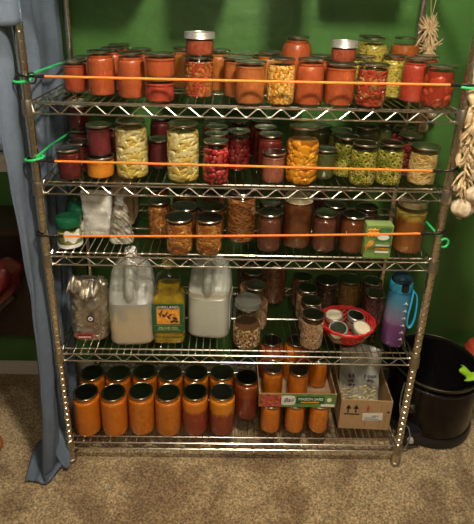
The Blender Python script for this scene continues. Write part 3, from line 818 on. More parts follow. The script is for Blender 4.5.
bm = NB(); loft(bm, [(.0006,.027,.021,4,0,0),(.0013,.027,.021,4,0,0)], 32); o = obj('oval_badge', bm, M['white'], pf, smooth=False); o.location = (-.034, .031, .0)
text('script_lettering', 'Ball', .026, (-.034,.032,.0017), (0,0,.12), M['black'], pf, shear=.5)
panel('title_panel', -.004, .098, .016, .050, M['greenprint'], pf, tl)
text('title_lettering', 'MASON JARS', .0158, (.047,.037,.0017), (0,0,0), M['white'], pf, space=.98)
panel('orange_strip', .012, .078, .0205, .0255, M['orangeprint'], pf, Matrix.Translation((0,0,.0015)))
bm = NB(); lathe(bm, [(0,.0006),(.0085,.0006),(.0085,.0014),(0,.0014)], 20); o = obj('round_mark', bm, M['white'], pf, smooth=False); o.location = (.115,.034,0)
panel('price_sticker', .086, .134, .004, .014, M['white'], pf, tl)
for x, y, t, c, lab in ((.134-.0, .102, 'TP', 'pumpkin', 'orange jar standing at the front left corner inside the printed tray'),
                        (.226, .092, 'TP', 'pumpkin', 'orange jar with dark lid in the middle of the printed tray, nearest the front'),
                        (.310, .165, 'TP', 'pumpkin', 'orange jar standing in the right rear of the printed tray'),
                        (.1345, .197, 'Q', 'darkpulp', 'tall dark red jar in the back left corner of the printed tray'),
                        (.228, .197, 'Q', 'pumpkin', 'tall orange jar at the back of the printed tray, its lid near the wires above')):
    jar(4, t, x, y, TZ+.0035, c, 'steel', lab, 'jars standing in the printed tray')

# ------------------------------------------------------------------ gallon jugs
def jug(label, loc, rotz, liquid, lcol, S=1.0, sticker=False):
    t = thing('plastic_jug', label, 'jug', loc, rotz)
    a = .076*S; H = .318*S
    secs = [(0,a*.80,a*.80,4.5,0,0),(.004,a*.92,a*.92,4.5,0,0),(.014,a,a,4.5,0,0),(.10*S,a*1.0,a*1.0,4.5,0,0),(.165*S,a,a,4,0,0),(.19*S,a*.985,a*.94,3.6,0,.003),(.215*S,a*.955,a*.80,3.2,0,.010),(.245*S,a*.89,a*.66,2.9,0,.012),(.270*S,a*.76,a*.54,2.6,0,.010),(.288*S,a*.52,a*.42,2.3,0,.006),(.298*S,.022*S,.022*S,2,0,.003),(H,.018*S,.018*S,2,0,.003)]
    fine = []
    for A_, B_ in zip(secs[:-1], secs[1:]):
        n_ = max(1, int((B_[0]-A_[0])/.006)); fine += [tuple(p+(q-p)*k/n_ for p, q in zip(A_, B_)) for k in range(n_)]
    bm = NB(); loft(bm, fine+[secs[-1]], 96)
    for v in bm.verts:      # grip hollows either side of the moulded handle
        t_ = (v.co.z/S-.165)/.125
        if v.co.y < 0 and 0 < t_ < 1:
            k = min(1, max(0, (abs(v.co.x)/S-.013)/.012)); k = k*k*(3-2*k); v.co.y += .024*S*k*math.sin(PI*t_)**.8*max(0, 1-max(0, abs(v.co.x)/S-.045)/.03)
    obj('jug_shell', bm, glassy('milky_plastic_'+lcol, (.90,.92,.88), .05, .32, body=(.84,.86,.80), bodyfac=.50), t)
    bm = NB(); tube(bm, [(0,-.058*S,.172*S),(0,-.070*S,.190*S),(0,-.072*S,.215*S),(0,-.064*S,.242*S),(0,-.048*S,.266*S),(0,-.026*S,.286*S),(0,-.008*S,.294*S)], [.010,.0135,.0145,.015,.015,.014,.012], 14)
    obj('handle', bm, glassy('milky_handle_'+lcol, (.90,.92,.88), .05, .32, body=(.84,.86,.80), bodyfac=.5), t)
    q = [(z if z > .003 else .003, hx-.003, hy-.003, pw, cx, cy) for z, hx, hy, pw, cx, cy in secs if z < liquid-.001]
    l = q[-1]; q.append((liquid, l[1], l[2], l[3], l[4], l[5]))
    bm = NB(); loft(bm, q, 48)
    obj('liquid', bm, plain('jug_liquid_'+lcol, {'yellow': (.72,.40,.04), 'pale': (.62,.60,.48)}[lcol], .2), t)
    bm = NB(); lathe(bm, [(0,H+.014),(.019*S,H+.014),(.0205*S,H+.011),(.0205*S,H-.008),(0,H-.008)], 24, 0, .003)
    obj('cap', bm, plain('cap_white_'+lcol, (.75,.75,.7), .4), t)
    if sticker:
        bm = NB(); box(bm, a-.0005, a+.0008, -.045, .035, .035, .155, .0); s = obj('paper_label', bm, M['white'], t, smooth=False)
        for k in range(7):
            bm = NB(); box(bm, a+.0008, a+.0012, -.035, .02+.01*(k % 2), .05+.014*k, .055+.014*k); obj('print_line', bm, M['redprint' if k == 6 else 'black'], s, smooth=False)
    return t
jug('translucent gallon jug with a low layer of yellow liquid, left of the oil bottle', (-.362, .110, SH[3]+.003), .06, .056, 'yellow', 1.0)
jug('translucent gallon jug mostly full of cloudy pale liquid, right of the oil bottle', (-.098, .150, SH[3]+.003), -.12, .178, 'pale', .97, True)

# ------------------------------------------------------------------ olive oil bottle
oil = thing('oil_bottle', 'square bottle of golden olive oil with dark green label between the two jugs', 'bottle', (-.237, .097, SH[3]+.003), .03)
S_ = [(0,.048,.044,6,0,0),(.004,.054,.048,6,0,0),(.020,.0555,.050,6,0,0),(.024,.053,.048,6,0,0),(.028,.0555,.050,6,0,0),(.040,.0555,.050,6,0,0),(.045,.0535,.0485,6,0,0),(.050,.0555,.050,6,0,0),(.160,.0555,.050,6,0,0),(.172,.052,.047,5,0,0),(.182,.042,.040,4,0,0),(.192,.038,.037,4,0,0),(.205,.038,.037,4,0,0),(.212,.043,.041,4,0,0),(.245,.040,.038,3.5,0,0),(.262,.026,.026,2.5,0,0),(.272,.017,.017,2,0,0),(.288,.016,.016,2,0,0)]
bm = NB(); loft(bm, S_, 44); obj('bottle_body', bm, M['glass'], oil)
q = [(max(z,.003), hx-.002, hy-.002, p, 0, 0) for z, hx, hy, p, _, _ in S_ if z < .206]; q.append((.209,.036,.035,4,0,0))
bm = NB(); loft(bm, q, 44); obj('contents', bm, puree('olive_oil', (.20,.12,.006), (.46,.29,.012), None, 26, rough=.1), oil)
bm = NB(); lathe(bm, [(0,.304),(.017,.304),(.0185,.301),(.0185,.278),(0,.278)], 24); obj('cap', bm, plain('oil_cap', (.50,.45,.12), .4), oil)
F = Matrix.Translation((0, -.0508, .025)) @ FRONT
lb = panel('label', -.052, .052, .028, .138, M['greenprint'], oil, F)
panel('label_picture', -.038, .038, .060, .126, M['orangeprint'], lb, tl)
panel('brand_strip', -.034, .034, .120, .134, M['black'], lb, Matrix.Translation((0,0,.0014)))
text('brand_lettering', 'KIRKLAND', .0140, (0,.1270,.0024), (0,0,0), M['white'], lb)
text('name_lettering', 'OLIVE OIL', .0150, (0,.043,.0012), (0,0,0), plain('gold_print', (.55,.5,.28), .5), lb)
bm = NB()
tube(bm, [(-.022,.094,.002),(-.008,.086,.002),(.006,.080,.002)], .0009, 6)
for x, y, a in ((-.018,.098,.9),(-.012,.084,-.7),(-.004,.092,.9),(.002,.078,-.7),(.006,.088,.4),(-.022,.088,-1.2)):
    c_, s_ = math.cos(a), math.sin(a); tube(bm, [(x-.006*c_,y-.006*s_,.002),(x,y,.0022),(x+.006*c_,y+.006*s_,.002)], [.0004,.0024,.0004], 6)
for x, y in ((.016,.068),(.022,.075),(.010,.066),(.024,.066),(.017,.078)): tube(bm, [(x-.004,y,.002),(x,y,.0024),(x+.004,y,.002)], [.001,.0034,.001], 8)
o = obj('olive_branch', bm, M['black'], lb); o.scale = (1.2,1.2,1); o.location = (0,-.008,0)
bm = NB(); box(bm, -.043, .043, .034, .0355, .0006, .0012); box(bm, -.047, .047, .0530, .0545, .0006, .0012); obj('label_rule', bm, M['lime'], lb, smooth=False)

# ------------------------------------------------------------------ bags
def pillow(name, w, h, d, m, parent=None, seed=0, crumple=.006, pinch=.0, nu=48, nv=56, narrow=None):
    def fn(u, v):
        a = 2*PI*u; z = v*h
        ww = w/2*(1 if narrow is None else narrow(v)); dd = d/2*(max(.05, min(1, 1.06-max(0, v-.45)**1.6*1.9)) if pinch else 1)
        e = .93 if v < .03 else 1
        c, s = math.cos(a), math.sin(a)
        x = ww*e*math.copysign(abs(c)**.62, c); y = dd*e*math.copysign(abs(s)**.75, s)
        n = noise.noise(Vector((x*26, y*26+seed*3, z*22)))+.55*noise.noise(Vector((x*70, y*70, z*60+seed)))
        n2 = abs(noise.noise(Vector((x*34+9, y*20, z*30+seed))))
        k = crumple*(n-1.3*n2)*min(1, v*7+.25)
        return Vector((x+c*k, y+s*k*1.4, z))
    bm = NB(); V = grid(bm, fn, nu, nv, closeu=True)
    bm.faces.new(V[0][::-1]); bm.faces.new(V[-1])
    return obj(name, bm, m, parent)
foil = thing('foil_bag', 'crumpled silver foil bag with small red label standing at the left of the fourth shelf', 'bag', (-.509, .105, SH[3]+.003), .03)
FOILM = plain('silver_foil', (.52,.47,.38), .36, .85, bump=.35, bscale=60)
b_ = pillow('bag_body', .138, .225, .090, FOILM, foil, 3, .007, 1, narrow=lambda v: 1.0-.18*abs(v-.45)+(-.10 if v > .93 else 0))
bm = NB()
def fold(u, v):
    x = (u-.5)*(.100+.02*v); y = -.012-.042*v+.012*math.sin(u*9)*v; z = .226-.040*v*v+.010*math.sin(u*7+1)+.006*math.sin(u*23)
    return (x, y+.004*math.sin(u*31), z)
grid(bm, fold, 30, 10); o = solidify(obj('folded_top', bm, FOILM, foil), .002)
F = Matrix.Translation((0, -.0535, 0)) @ FRONT
lb = panel('red_label', -.040, .016, .018, .037, M['redprint'], foil, F)
panel('print_line', -.034, .008, .022, .025, M['white'], lb, tl); panel('print_line', -.034, .010, .030, .033, M['black'], lb, tl)
bm = NB(); lathe(bm, [(0,0),(.0135,0),(.0135,.0010),(0,.0010)], 24); e_ = obj('round_emblem', bm, M['black'], foil, smooth=False); e_.matrix_local = Matrix.Translation((.012,-.0545,.098)) @ FRONT
bm = NB(); lathe(bm, [(0,.001),(.0085,.001),(.0085,.0016),(0,.0016)], 20); obj('emblem_centre', bm, M['white'], e_, smooth=False)
bm = NB(); tube(bm, [(-.003,-.003,.0020),(.003,.003,.0020)], .0014, 6); obj('emblem_mark', bm, M['black'], e_)
bm = NB()
for k in range(16):
    a = k*.37; x = .028+.014*math.sin(k*2.1)+.012*k/16; z = .092-.0045*k; tube(bm, [(x,-.0500+.0006*(k % 3),z),(x+.004,-.0504,z-.003)], .0022, 6)
obj('bean_print', bm, plain('brown_print', (.14,.06,.03), .5), foil)
# patterned white pouch, third shelf
pat = thing('paper_pouch', 'white pouch printed with a fine grey speckle, standing upright on the third shelf', 'bag', (-.470, .150, SH[2]+.003), .03)
SPK = puree('speckled_paper', (.66,.64,.58), (.86,.84,.78), (.22,.18,.14), 120, rough=.5)
o = pillow('pouch_body', .106, .150, .050, SPK, pat, 8, .004, 1, narrow=lambda v: 1.0-.10*math.sin(PI*v)+.03*v)
bm = NB(); box(bm, -.049, .049, -.004, .004, .146, .156, .002); obj('top_seam', bm, M['white'], pat, smooth=False)
# striped plastic bag
st = thing('plastic_bag', 'clear plastic bag with red and green stripes and a twisted top, on the third shelf', 'bag', (-.385, .105, SH[2]+.003), .1)
def stripes():
    m, nt, out = mat('striped_film'); L = nt.links; tc = nt.nodes.new('ShaderNodeTexCoord')
    w = nt.nodes.new('ShaderNodeTexWave'); w.inputs['Scale'].default_value = 16; w.inputs['Distortion'].default_value = 3; w.bands_direction = 'DIAGONAL'; L.new(tc.outputs['Object'], w.inputs['Vector'])
    r = ramp(nt, [(0,(.55,.55,.50)),(.30,(.60,.62,.52)),(.42,(.16,.30,.10)),(.60,(.42,.40,.30)),(.78,(.50,.07,.04)),(.9,(.6,.6,.5))]); L.new(w.outputs['Fac'], r.inputs['Fac'])
    p = principled(nt, Roughness=.22); L.new(r.outputs['Color'], p.inputs['Base Color']); t = nt.nodes.new('ShaderNodeBsdfTransparent'); mx = nt.nodes.new('ShaderNodeMixShader'); mx.inputs[0].default_value = .72
    L.new(t.outputs[0], mx.inputs[1]); L.new(p.outputs[0], mx.inputs[2]); L.new(mx.outputs[0], out.inputs[0]); return m
STR = stripes()
pillow('bag_body', .080, .140, .06, STR, st, 5, .010, 0, narrow=lambda v: 1-.66*v**1.3)
bm = NB()
for s in (-1, 1):
    tube(bm, [(0,0,.130),(.004*s,-.003,.150),(.010+.014*s,.002,.172),(.020+.016*s,.006,.198)], [.014,.009,.007,.005], 10)
obj('twisted_top', bm, M['clearbag'], st)
bx_ = thing('cardboard_box', 'tan cardboard box standing behind the speckled pouch and the striped bag', 'box', (-.405, .285, SH[2]+.003))
bm = NB(); box(bm, -.035, .035, -.06, .06, 0, .165, .002); obj('box_body', bm, KRAFT, bx_, smooth=False)
bm = NB(); box(bm, -.0352, .0352, -.0605, -.0602, .14, .145); obj('flap_edge', bm, plain('dark_kraft', (.22,.13,.06), .8), bx_, smooth=False)

# ------------------------------------------------------------------ grated cheese shakers
def shaker(label, x, y, s=1):
    t = thing('shaker_jar', label, 'jar', (x, y, SH[2]+.003), .2, 'green-lidded shakers on the third shelf')
    bm = NB(); lathe(bm, [(0,.001),(.034,0),(.0375,.004),(.0385,.012),(.0385,.066),(.036,.070),(0,.070)], 32)
    obj('body', bm, M['glass'], t)
    bm = NB(); lathe(bm, [(0,.003),(.033,.003),(.0365,.008),(.0370,.050),(0,.052)], 28); obj('contents', bm, puree('green_yellow_powder', (.28,.30,.05), (.52,.50,.12), None, 30), t)
    bm = NB(); lathe(bm, [(.0388,.0),(.0392,.0),(.0392,.012),(.0388,.012)], 32, close=True); obj('base_rim', bm, M['white'], t)
    bm = NB()
    def lab(u, v): a = -PI/2-.3+u*1.3; return (.0390*math.cos(a), .0390*math.sin(a), .022+.034*v+.006*math.sin(u*9))
    grid(bm, lab, 20, 3); obj('paper_label', bm, M['white'], t)
    pr = [(0,.098),(.030,.098),(.0375,.095),(.0400,.090),(.0405,.072),(.0395,.068),(0,.068)]
    bm = NB(); lathe(bm, pr, 40); obj('screw_lid', bm, plain('bottle_green_plastic', (.008,.10,.045), .28), t)
shaker('green-lidded shaker of grated cheese at the left front of the third shelf', -.545, .078)
shaker('second green-lidded shaker standing behind the front one', -.540, .170)
jar(2, 'HP', -.535, .262, SH[2]+.002, 'pink', 'steel', 'pinkish jar behind the two green-lidded shakers')

# ------------------------------------------------------------------ green food box
gb = thing('food_box', 'small green and yellow food carton in front of the amber jars on the third shelf', 'box', (.421, .036, SH[2]+.003), -.05)
bm = NB(); box(bm, -.041, .041, -.021, .021, 0, .112, .0015); obj('carton', bm, plain('light_green_card', (.26,.36,.12), .5, var=.12, vscale=40), gb, smooth=False)
F = Matrix.Translation((0, -.0212, 0)) @ FRONT
pn = panel('front_print', -.0395, .0395, .002, .110, M['lime'], gb, F)
bm = NB(); v = [bm.verts.new(p) for p in ((-.038,.022,.0010),(-.012,.055,.0010),(-.020,.062,.0010),(-.030,.058,.0010),(-.038,.040,.0010))]; bm.faces.new(v); 
o = solidify(obj('food_picture', bm, M['orangeprint'], pn, smooth=False), .0006)
panel('title_block', -.012, .036, .058, .104, plain('dark_green_card', (.05,.16,.05), .5, var=.4, vscale=60), pn, tl)
bm = NB(); loft(bm, [(.0012,.018,.010,2,0,0),(.0020,.018,.010,2,0,0)], 24); o = obj('white_badge', bm, M['white'], pn, smooth=False); o.location = (.012,.074,.0)
bm = NB()
for k in range(9):
    x = -.030+.011*(k % 3); y = .078+.010*(k//3); tube(bm, [(x-.005,y-.003,.0012),(x+.005,y+.003,.0016)], .0028, 6)
obj('yellow_pieces', bm, M['orangeprint'], pn)
for k, c in enumerate(('white','orangeprint','white')): panel('print_line', -.008, .034, .042-.011*k, .048-.011*k, M[c], pn, tl)

# ------------------------------------------------------------------ red basket with small jars
BX, BY, BZ = .384, .112, SH[3]+.003
bk = thing('woven_basket', 'round red woven plastic basket holding small cream-topped jars', 'basket', (BX, BY, BZ))
REDP = plain('red_plastic', (.62,.022,.018), .32)
bm = NB()
for fam in (1, -1):
    for k in range(30):
        a0 = 2*PI*k/30; pts = []
        for s in range(9):
            u = s/8; r = .060+.034*u**.8; a = a0+fam*u*.75; pts.append((r*math.cos(a), r*math.sin(a)*.92, .004+.054*u))
        tube(bm, pts, .0026, 6)
obj('woven_wall', bm, REDP, bk)
bm = NB()
for zz, rr in ((.058,.0945),(.063,.0955)):
    tube(bm, [((rr+.0015*math.sin(k*1.7))*math.cos(2*PI*k/60), (rr+.0015*math.sin(k*1.7))*.92*math.sin(2*PI*k/60), zz+.0015*math.cos(k*1.7)) for k in range(60)], .0038, 8, closed=True)
obj('rim', bm, REDP, bk)
bm = NB(); lathe(bm, [(0,0),(.060,0),(.062,.003),(0,.004)], 40, sy=.92); obj('base', bm, REDP, bk)
def smalljar(dx, dy, dz, tx, ty, c, label):
    r = thing('small_jar', label, 'jar', (BX+dx, BY+dy, BZ+dz), 0, 'small jars in the red basket'); r.rotation_euler = (tx, ty, 0)
    bm = NB(); lathe(bm, [(0,0),(.026,0),(.030,.004),(.031,.020),(.031,.034),(.0295,.040),(0,.040)], 28); obj('glass', bm, M['glass'], r)
    bm = NB(); lathe(bm, [(0,.002),(.024,.002),(.0285,.006),(.0295,.020),(.0290,.032),(0,.033)], 24); obj('contents', bm, food('beans'), r)
    bm = NB(); lathe(bm, [(.0305,.038),(.0328,.038),(.0328,.052),(.0315,.0535),(.0275,.0535),(.0275,.0515),(.0305,.0515)], 28, close=True); obj('band', bm, M['bandsilver'], r)
    bm = NB(); lathe(bm, [(0,.0515),(.0300,.0515),(.0300,.0525),(0,.0527)], 28); obj('lid', bm, c, r)
CRM = plain('cream_lid', (.80,.70,.50), .45)
smalljar(-.034, -.032, .013, .26, -.14, M['lid'], 'small grey-lidded jar at the front left inside the red basket')
smalljar(-.034, .034, .012, .05, -.12, CRM, 'small cream-lidded jar at the back left inside the red basket')
smalljar(.034, -.030, .015, .26, .14, CRM, 'small cream-lidded jar tilted at the front right inside the red basket')
smalljar(.034, .036, .010, .05, .12, M['lid'], 'small jar at the back right inside the red basket')

# ------------------------------------------------------------------ water bottle
wb = thing('water_bottle', 'blue to purple ombre water bottle with turquoise strap at the right of the fourth shelf', 'bottle', (.541, .083, SH[3]+.003), .0)
def ombre():
    m, nt, out = mat('ombre_plastic'); L = nt.links; tc = nt.nodes.new('ShaderNodeTexCoord'); sp = nt.nodes.new('ShaderNodeSeparateXYZ'); L.new(tc.outputs['Object'], sp.inputs[0])
    mr = nt.nodes.new('ShaderNodeMapRange'); mr.inputs['From Max'].default_value = .22; L.new(sp.outputs['Z'], mr.inputs['Value'])
    r = ramp(nt, [(0,(.10,.026,.13)),(.42,(.14,.04,.16)),(.44,(.17,.11,.22)),(.62,(.15,.17,.26)),(.80,(.06,.20,.32)),(1,(.02,.17,.32))]); L.new(mr.outputs[0], r.inputs['Fac'])
    p = principled(nt, Roughness=.3, Coat_Weight=.3); L.new(r.outputs['Color'], p.inputs['Base Color']); L.new(p.outputs[0], out.inputs[0]); return m
bm = NB(); lathe(bm, [(0,.002),(.033,0),(.038,.004),(.0405,.014),(.0405,.10),(.0395,.15),(.0370,.19),(.0345,.212),(.033,.218),(0,.218)], 40); obj('bottle_body', bm, ombre(), wb)
TQ = plain('turquoise_plastic', (.03,.34,.56), .35)
bm = NB(); lathe(bm, [(0,.214),(.0365,.214),(.038,.218),(.038,.240),(.036,.246),(0,.246)], 36); cap = obj('cap', bm, TQ, wb)
bm = NB(); lathe(bm, [(.0,.244),(.033,.244),(.0345,.25),(.032,.262),(.020,.272),(.012,.276),(0,.277)], 32); obj('flip_lid', bm, plain('dark_smoke_plastic', (.01,.03,.045), .12), cap)
bm = NB(); box(bm, -.012, .012, -.043, -.034, .222, .256, .004); obj('latch', bm, M['plasticblack'], cap, smooth=False)
bm = NB()
path = [(.030,-.026,.226),(.040,-.034,.215),(.044,-.040,.19),(.044,-.044,.155),(.042,-.045,.12),(.036,-.045,.098),(.028,-.046,.094),(.022,-.045,.105),(.020,-.045,.14),(.024,-.043,.18),(.028,-.036,.215),(.030,-.030,.224)]
for a, b in zip(path[:-1], path[1:]): pass
pv = [Vector(p) for p in path]; sm = []
for i in range(len(pv)-1):
    for k in range(4):
        p0 = pv[max(i-1,0)]; p1 = pv[i]; p2 = pv[i+1]; p3 = pv[min(i+2,len(pv)-1)]; t = k/4
        sm.append(.5*((2*p1)+(p2-p0)*t+(2*p0-5*p1+4*p2-p3)*t*t+(3*p1-p0-3*p2+p3)*t**3))
V = [[bm.verts.new(p+Vector((0,dy,0))+Vector((0,0,0))) for dy in (-.007,.007)] for p in sm]
for A, B in zip(V[:-1], V[1:]): bm.faces.new((A[0],A[1],B[1],B[0]))
solidify(obj('strap', bm, plain('turquoise_strap', (.03,.42,.66), .5), wb), .003)
bm = NB()
for k in range(6):
    z = .038+.028*k; tube(bm, [(.004,-.0408+.0008*k*.4,z),(.010,-.0400+.0008*k*.4,z)], .0009, 5)
    tube(bm, [(.012,-.0392+.0008*k*.4,z+.003),(.017,-.0374+.0008*k*.4,z-.004)], .0026, 6)
obj('measure_marks', bm, M['white'], wb)

# ------------------------------------------------------------------ shipping carton with zip bag
cb = thing('shipping_carton', 'open brown cardboard carton with up arrows and a white sticker on the bottom shelf', 'box', (.488, .166, Z5+.003), -.04)
bm = NB(); hx, hy, hh = .094, .097, .136; t_ = .004
box(bm, -hx, hx, -hy, hy, 0, t_); box(bm, -hx, hx, -hy, -hy+t_, t_, hh); box(bm, -hx, hx, hy-t_, hy, t_, hh); box(bm, -hx, -hx+t_, -hy+t_, hy-t_, t_, hh); box(bm, hx-t_, hx, -hy+t_, hy-t_, t_, hh)
obj('carton_body', bm, plain('brown_cardboard', (.46,.29,.14), .8, var=.06, vscale=25), cb, smooth=False)
F = Matrix.Translation((0, -hy-.0002, 0)) @ FRONT
bm = NB()
for x in (-.066, -.042):
    box(bm, x-.0022, x+.0022, .078, .098, 0, .0006); v = [bm.verts.new(p) for p in ((x-.009,.094,.0006),(x+.009,.094,.0006),(x,.110,.0006))]; bm.faces.new(v)
box(bm, -.078, -.030, .070, .074, 0, .0006)
o = obj('up_arrows', bm, M['black'], cb, smooth=False); o.matrix_local = F @ Matrix.Translation((.012,-.014,0)) @ Matrix.Scale(1.18, 4)
sl = panel('sticker', .000, .074, .040, .074, M['white'], cb, F @ Matrix.Translation((-.006,.002,0)) @ Matrix.Rotation(.07, 4, 'Z'))
for k in range(2): panel('print_line', .006, .060-.01*k, .045+.007*k, .0465+.007*k, M['black'], sl, tl)
text('sticker_lettering', '2.96 lb', .009, (.046,.060,.0008), (0,0,0), M['black'], sl)
bm = NB(); box(bm, .056-.0005, .0565, .004, .122, 0, .0005); box(bm, .074, .0747, .004, .122, 0, .0005); box(bm, -.088, -.0873, .01, .12, 0, .0005); o = obj('printed_rule', bm, plain('dark_brown_print', (.20,.10,.04), .7), cb, smooth=False); o.matrix_local = F
bm = NB(); tube(bm, [(.000,.112,0),(.012,.112,0)], .0015, 5); tube(bm, [(.001,.104,0),(.006,.096,0),(.012,.104,0)], .002, 5); tube(bm, [(.000,.090,0),(.012,.090,0)], .0015, 5); tube(bm, [(.006,.113,0),(.006,.086,0)], .0014, 5); tube(bm, [(.002,.014,0),(.002,.034,0)], .0012, 5); o = obj('red_stamp', bm, M['redprint'], cb); o.matrix_local = F
bm = NB(); lathe(bm, [(0,0),(.006,0),(.006,.0006),(0,.0006)], 4); o = obj('handle_mark', bm, M['black'], cb, smooth=False); o.matrix_local = F @ Matrix.Translation((.083,.086,0))
zb = thing('zip_bag', 'clear zip bag of pale yellow noodles with handwriting, slumped in the open carton', 'bag', (.484, .196, Z5+.009), -.04)
def film(u, v):
    x = (u-.5)*.165; z = .012+.235*v; y = -.045+.075*v+.010*math.sin(u*8+v*3)+.006*math.sin(v*17+u*4)-.02*math.sin(PI*u)*(1-v)
    return (x*(1-.08*math.sin(PI*v)), y, z+.006*math.sin(u*5))
def film2(u, v):
    x, y, z = film(u, v); return (x, y+.030*math.sin(PI*u)*math.sin(PI*min(1, v+.15))+.004, z)
bm = NB(); grid(bm, film, 28, 30); grid(bm, film2, 28, 30)
solidify(obj('bag_film', bm, glassy('zip_film', (.92,.93,.90), .2, .14, body=(.85,.85,.78), bodyfac=.5), zb), .0006)
bm = NB()
for k in range(420):
    u = random.uniform(.08,.92); v = random.uniform(.06,.42)*(1-.25*abs(u-.5)); x, y, z = film(u, v); y += random.uniform(.002,.020); a = random.uniform(0, PI); l = random.uniform(.008,.016)
    tube(bm, [(x-l*math.cos(a),y,z-l*math.sin(a)*.6),(x,y-.004,z+.003),(x+l*math.cos(a),y,z+l*math.sin(a)*.6)], .0022, 5)
o = obj('noodles', bm, plain('pale_noodle', (.80,.66,.30), .5), zb); o['kind'] = 'stuff'
for s, x, z, sz in (('5.5\noz\ndry', -.038, .142, .020), ('3 cups\ndry', .032, .152, .019)):
    o = text('handwriting', s, sz, (x, -.045+.075*(z-.012)/.235-.034, z), (PI/2-.30, 0, .05), plain('violet_ink', (.03,.015,.07), .6), zb, bold=.0005)

# ------------------------------------------------------------------ elastic cords
def cordthing(label, pts, e0, e1, mid):
    t = thing('bungee_cord', label, 'bungee cord', mid, 0, 'orange bungee cords across the rack front')
    m = Vector(mid); P = [Vector(p)-m for p in pts]
    bm = NB(); tube(bm, P, .0036, 8); obj('elastic', bm, M['orange'], t)
    for e in (e0, e1):
        E = [Vector(p)-m for p in e]
        bm = NB(); tube(bm, E, [.0050]*2+[.0032]*(len(E)-2), 8); obj('hook', bm, M['plasticblack'], t)
def hookend(x, z, s):     # from cord end to behind the post; s = side sign
    return [(x, -.021, z), (x+s*.026, -.021, z), (x+s*.030, -.021, z), (s*(PX-.022), -.021, z), (s*PX, -.020, z), (s*(PX+.016), -.014, z), (s*(PX+.020), .002, z), (s*(PX+.012), .016, z), (s*PX, .018, z)]
for lab, xa, za, xb, zb_, sag in (('top orange bungee cord, across the red jars of the upper shelf', -.533, 1.390, .537, 1.393, -.001), ('second orange bungee cord from the top, across the quarts of pears', -.531, 1.157, .530, 1.151, 0), ('third orange bungee cord from the top, across the green food box', -.529, .924, .528, .954, -.003)):
    pts = [(xa+(xb-xa)*k/12, -.021, za+(zb_-za)*k/12+sag*math.sin(PI*k/12)) for k in range(13)]
    cordthing(lab, pts, hookend(xa, za, -1), hookend(xb, zb_, 1), (0, -.021, (za+zb_)/2))
def green(label, parts):
    m = Vector(parts[0][0]); t = thing('elastic_cord', label, 'cord', m, 0, 'green elastic cords at the posts')
    for i, p in enumerate(parts):
        bm = NB(); tube(bm, [Vector(q)-m for q in p], .0036, 8); obj('loop' if i else 'elastic', bm, M['green'], t)
def ring(cx, cy, cz, r, n=14, ph=0, tilt=.25, arc=2*PI): return [(cx+r*math.cos(ph+arc*k/n), cy+r*math.sin(ph+arc*k/n), cz+tilt*r*math.cos(ph+arc*k/n)) for k in range(n+1)]
green('green elastic cord wrapped round the upper left post and running back to the wall', [[(-PX+.012,-.012,1.388),(-.590,.12,1.386),(-.592,.39,1.382)], [(-.620,-.010,1.374),(-.612,-.020,1.373),(-PX,-.024,1.374),(-.575,-.021,1.378),(-.566,-.018,1.386),(-.570,-.012,1.394)]])
green('green elastic cord looped round the left post beside the maroon jars, running back', [[(-PX+.012,-.012,1.166),(-.590,.12,1.160),(-.595,.39,1.142)], ring(-PX,0,1.158,.024,16,0,.15)])
green('green elastic cord leaving the rack to the right from the upper right post', [[(.566,-.024,1.388),(.585,-.028,1.386),(.64,-.028,1.388),(.74,-.025,1.392)]])
green('green elastic cord with a small loop at the right post beside the big amber jar', [[(.588,-.012,.945),(.580,.10,.952),(.575,.38,.96)], [(.605+.012*math.cos(a*.5),-.022,.925+.014*math.sin(a*.5)) for a in range(-4,6)]])
t = thing('carabiner_ring', 'small black ring clipped on the top bungee cord at the left post', 'ring', (-.565,-.026,1.386))
bm = NB(); tube(bm, [(.011*math.cos(2*PI*k/18), -.002, .014*math.sin(2*PI*k/18)) for k in range(18)], .0028, 8, closed=True); obj('ring_body', bm, M['plasticblack'], t)
bm = NB(); tube(bm, [(-.012,-.002,-.004),(-.012,-.002,.006)], .004, 8); obj('gate', bm, M['plasticblack'], t)

# ------------------------------------------------------------------ blue sheet
def interp(tab, z):
    if z >= tab[0][0]: return tab[0][1]
    for (a, va), (b, vb) in zip(tab[:-1], tab[1:]):
        if b <= z <= a: f = (z-b)/(a-b); return vb+(va-vb)*f
    return tab[-1][1]
YF = [(1.9,-.17),(1.6,-.13),(1.43,-.040),(1.25,-.060),(1.05,-.045),(.71,-.038),(.41,-.055),(.23,-.085),(.06,-.10),(0,-.10)]
YB = [(1.9,.45),(1.24,.43),(.89,.34),(.52,.25),(.19,.20),(.0,.16)]
def sheet(u, v):
    z = 1.86-1.85*v; f = interp(YF, z); b = interp(YB, z); y = f+(b-f)*u
    x = -.636-.010*math.sin(u*17+z*1.5)-.006*math.sin(u*31-z*3)-.03*max(0, .25-z)*(1-u)*2+.004*noise.noise(Vector((u*9, z*9, 1)))
    if u < .04: x -= .006
    x += .016*max(0, (u-.7)/.3)
    return (min(x, -.6165), y, max(z, .010))
bm = NB(); grid(bm, sheet, 90, 110)
def hood(u, v):
    x = -.735+.165*u; low = 1.47+.075*u+.02*math.sin(u*5); z = 1.86+(low-1.86)*v
    return (x, -.040-.012*math.sin(u*11+v)-.018*(1-u)*v, z)
grid(bm, hood, 26, 26)
def tail(u, v):    # end of the sheet lying on the carpet
    a = (-.742+.170*u, .06-.02*u); b = (-.728+.085*u, -.100+.005*math.sin(u*6))
    z = .012+.020*abs(math.sin(u*7+v*2))*(1-v)+.008*math.sin(PI*v)+.004*math.sin(u*15)
    return (a[0]+(b[0]-a[0])*v, a[1]+(b[1]-a[1])*v, z)
grid(bm, tail, 26, 20)
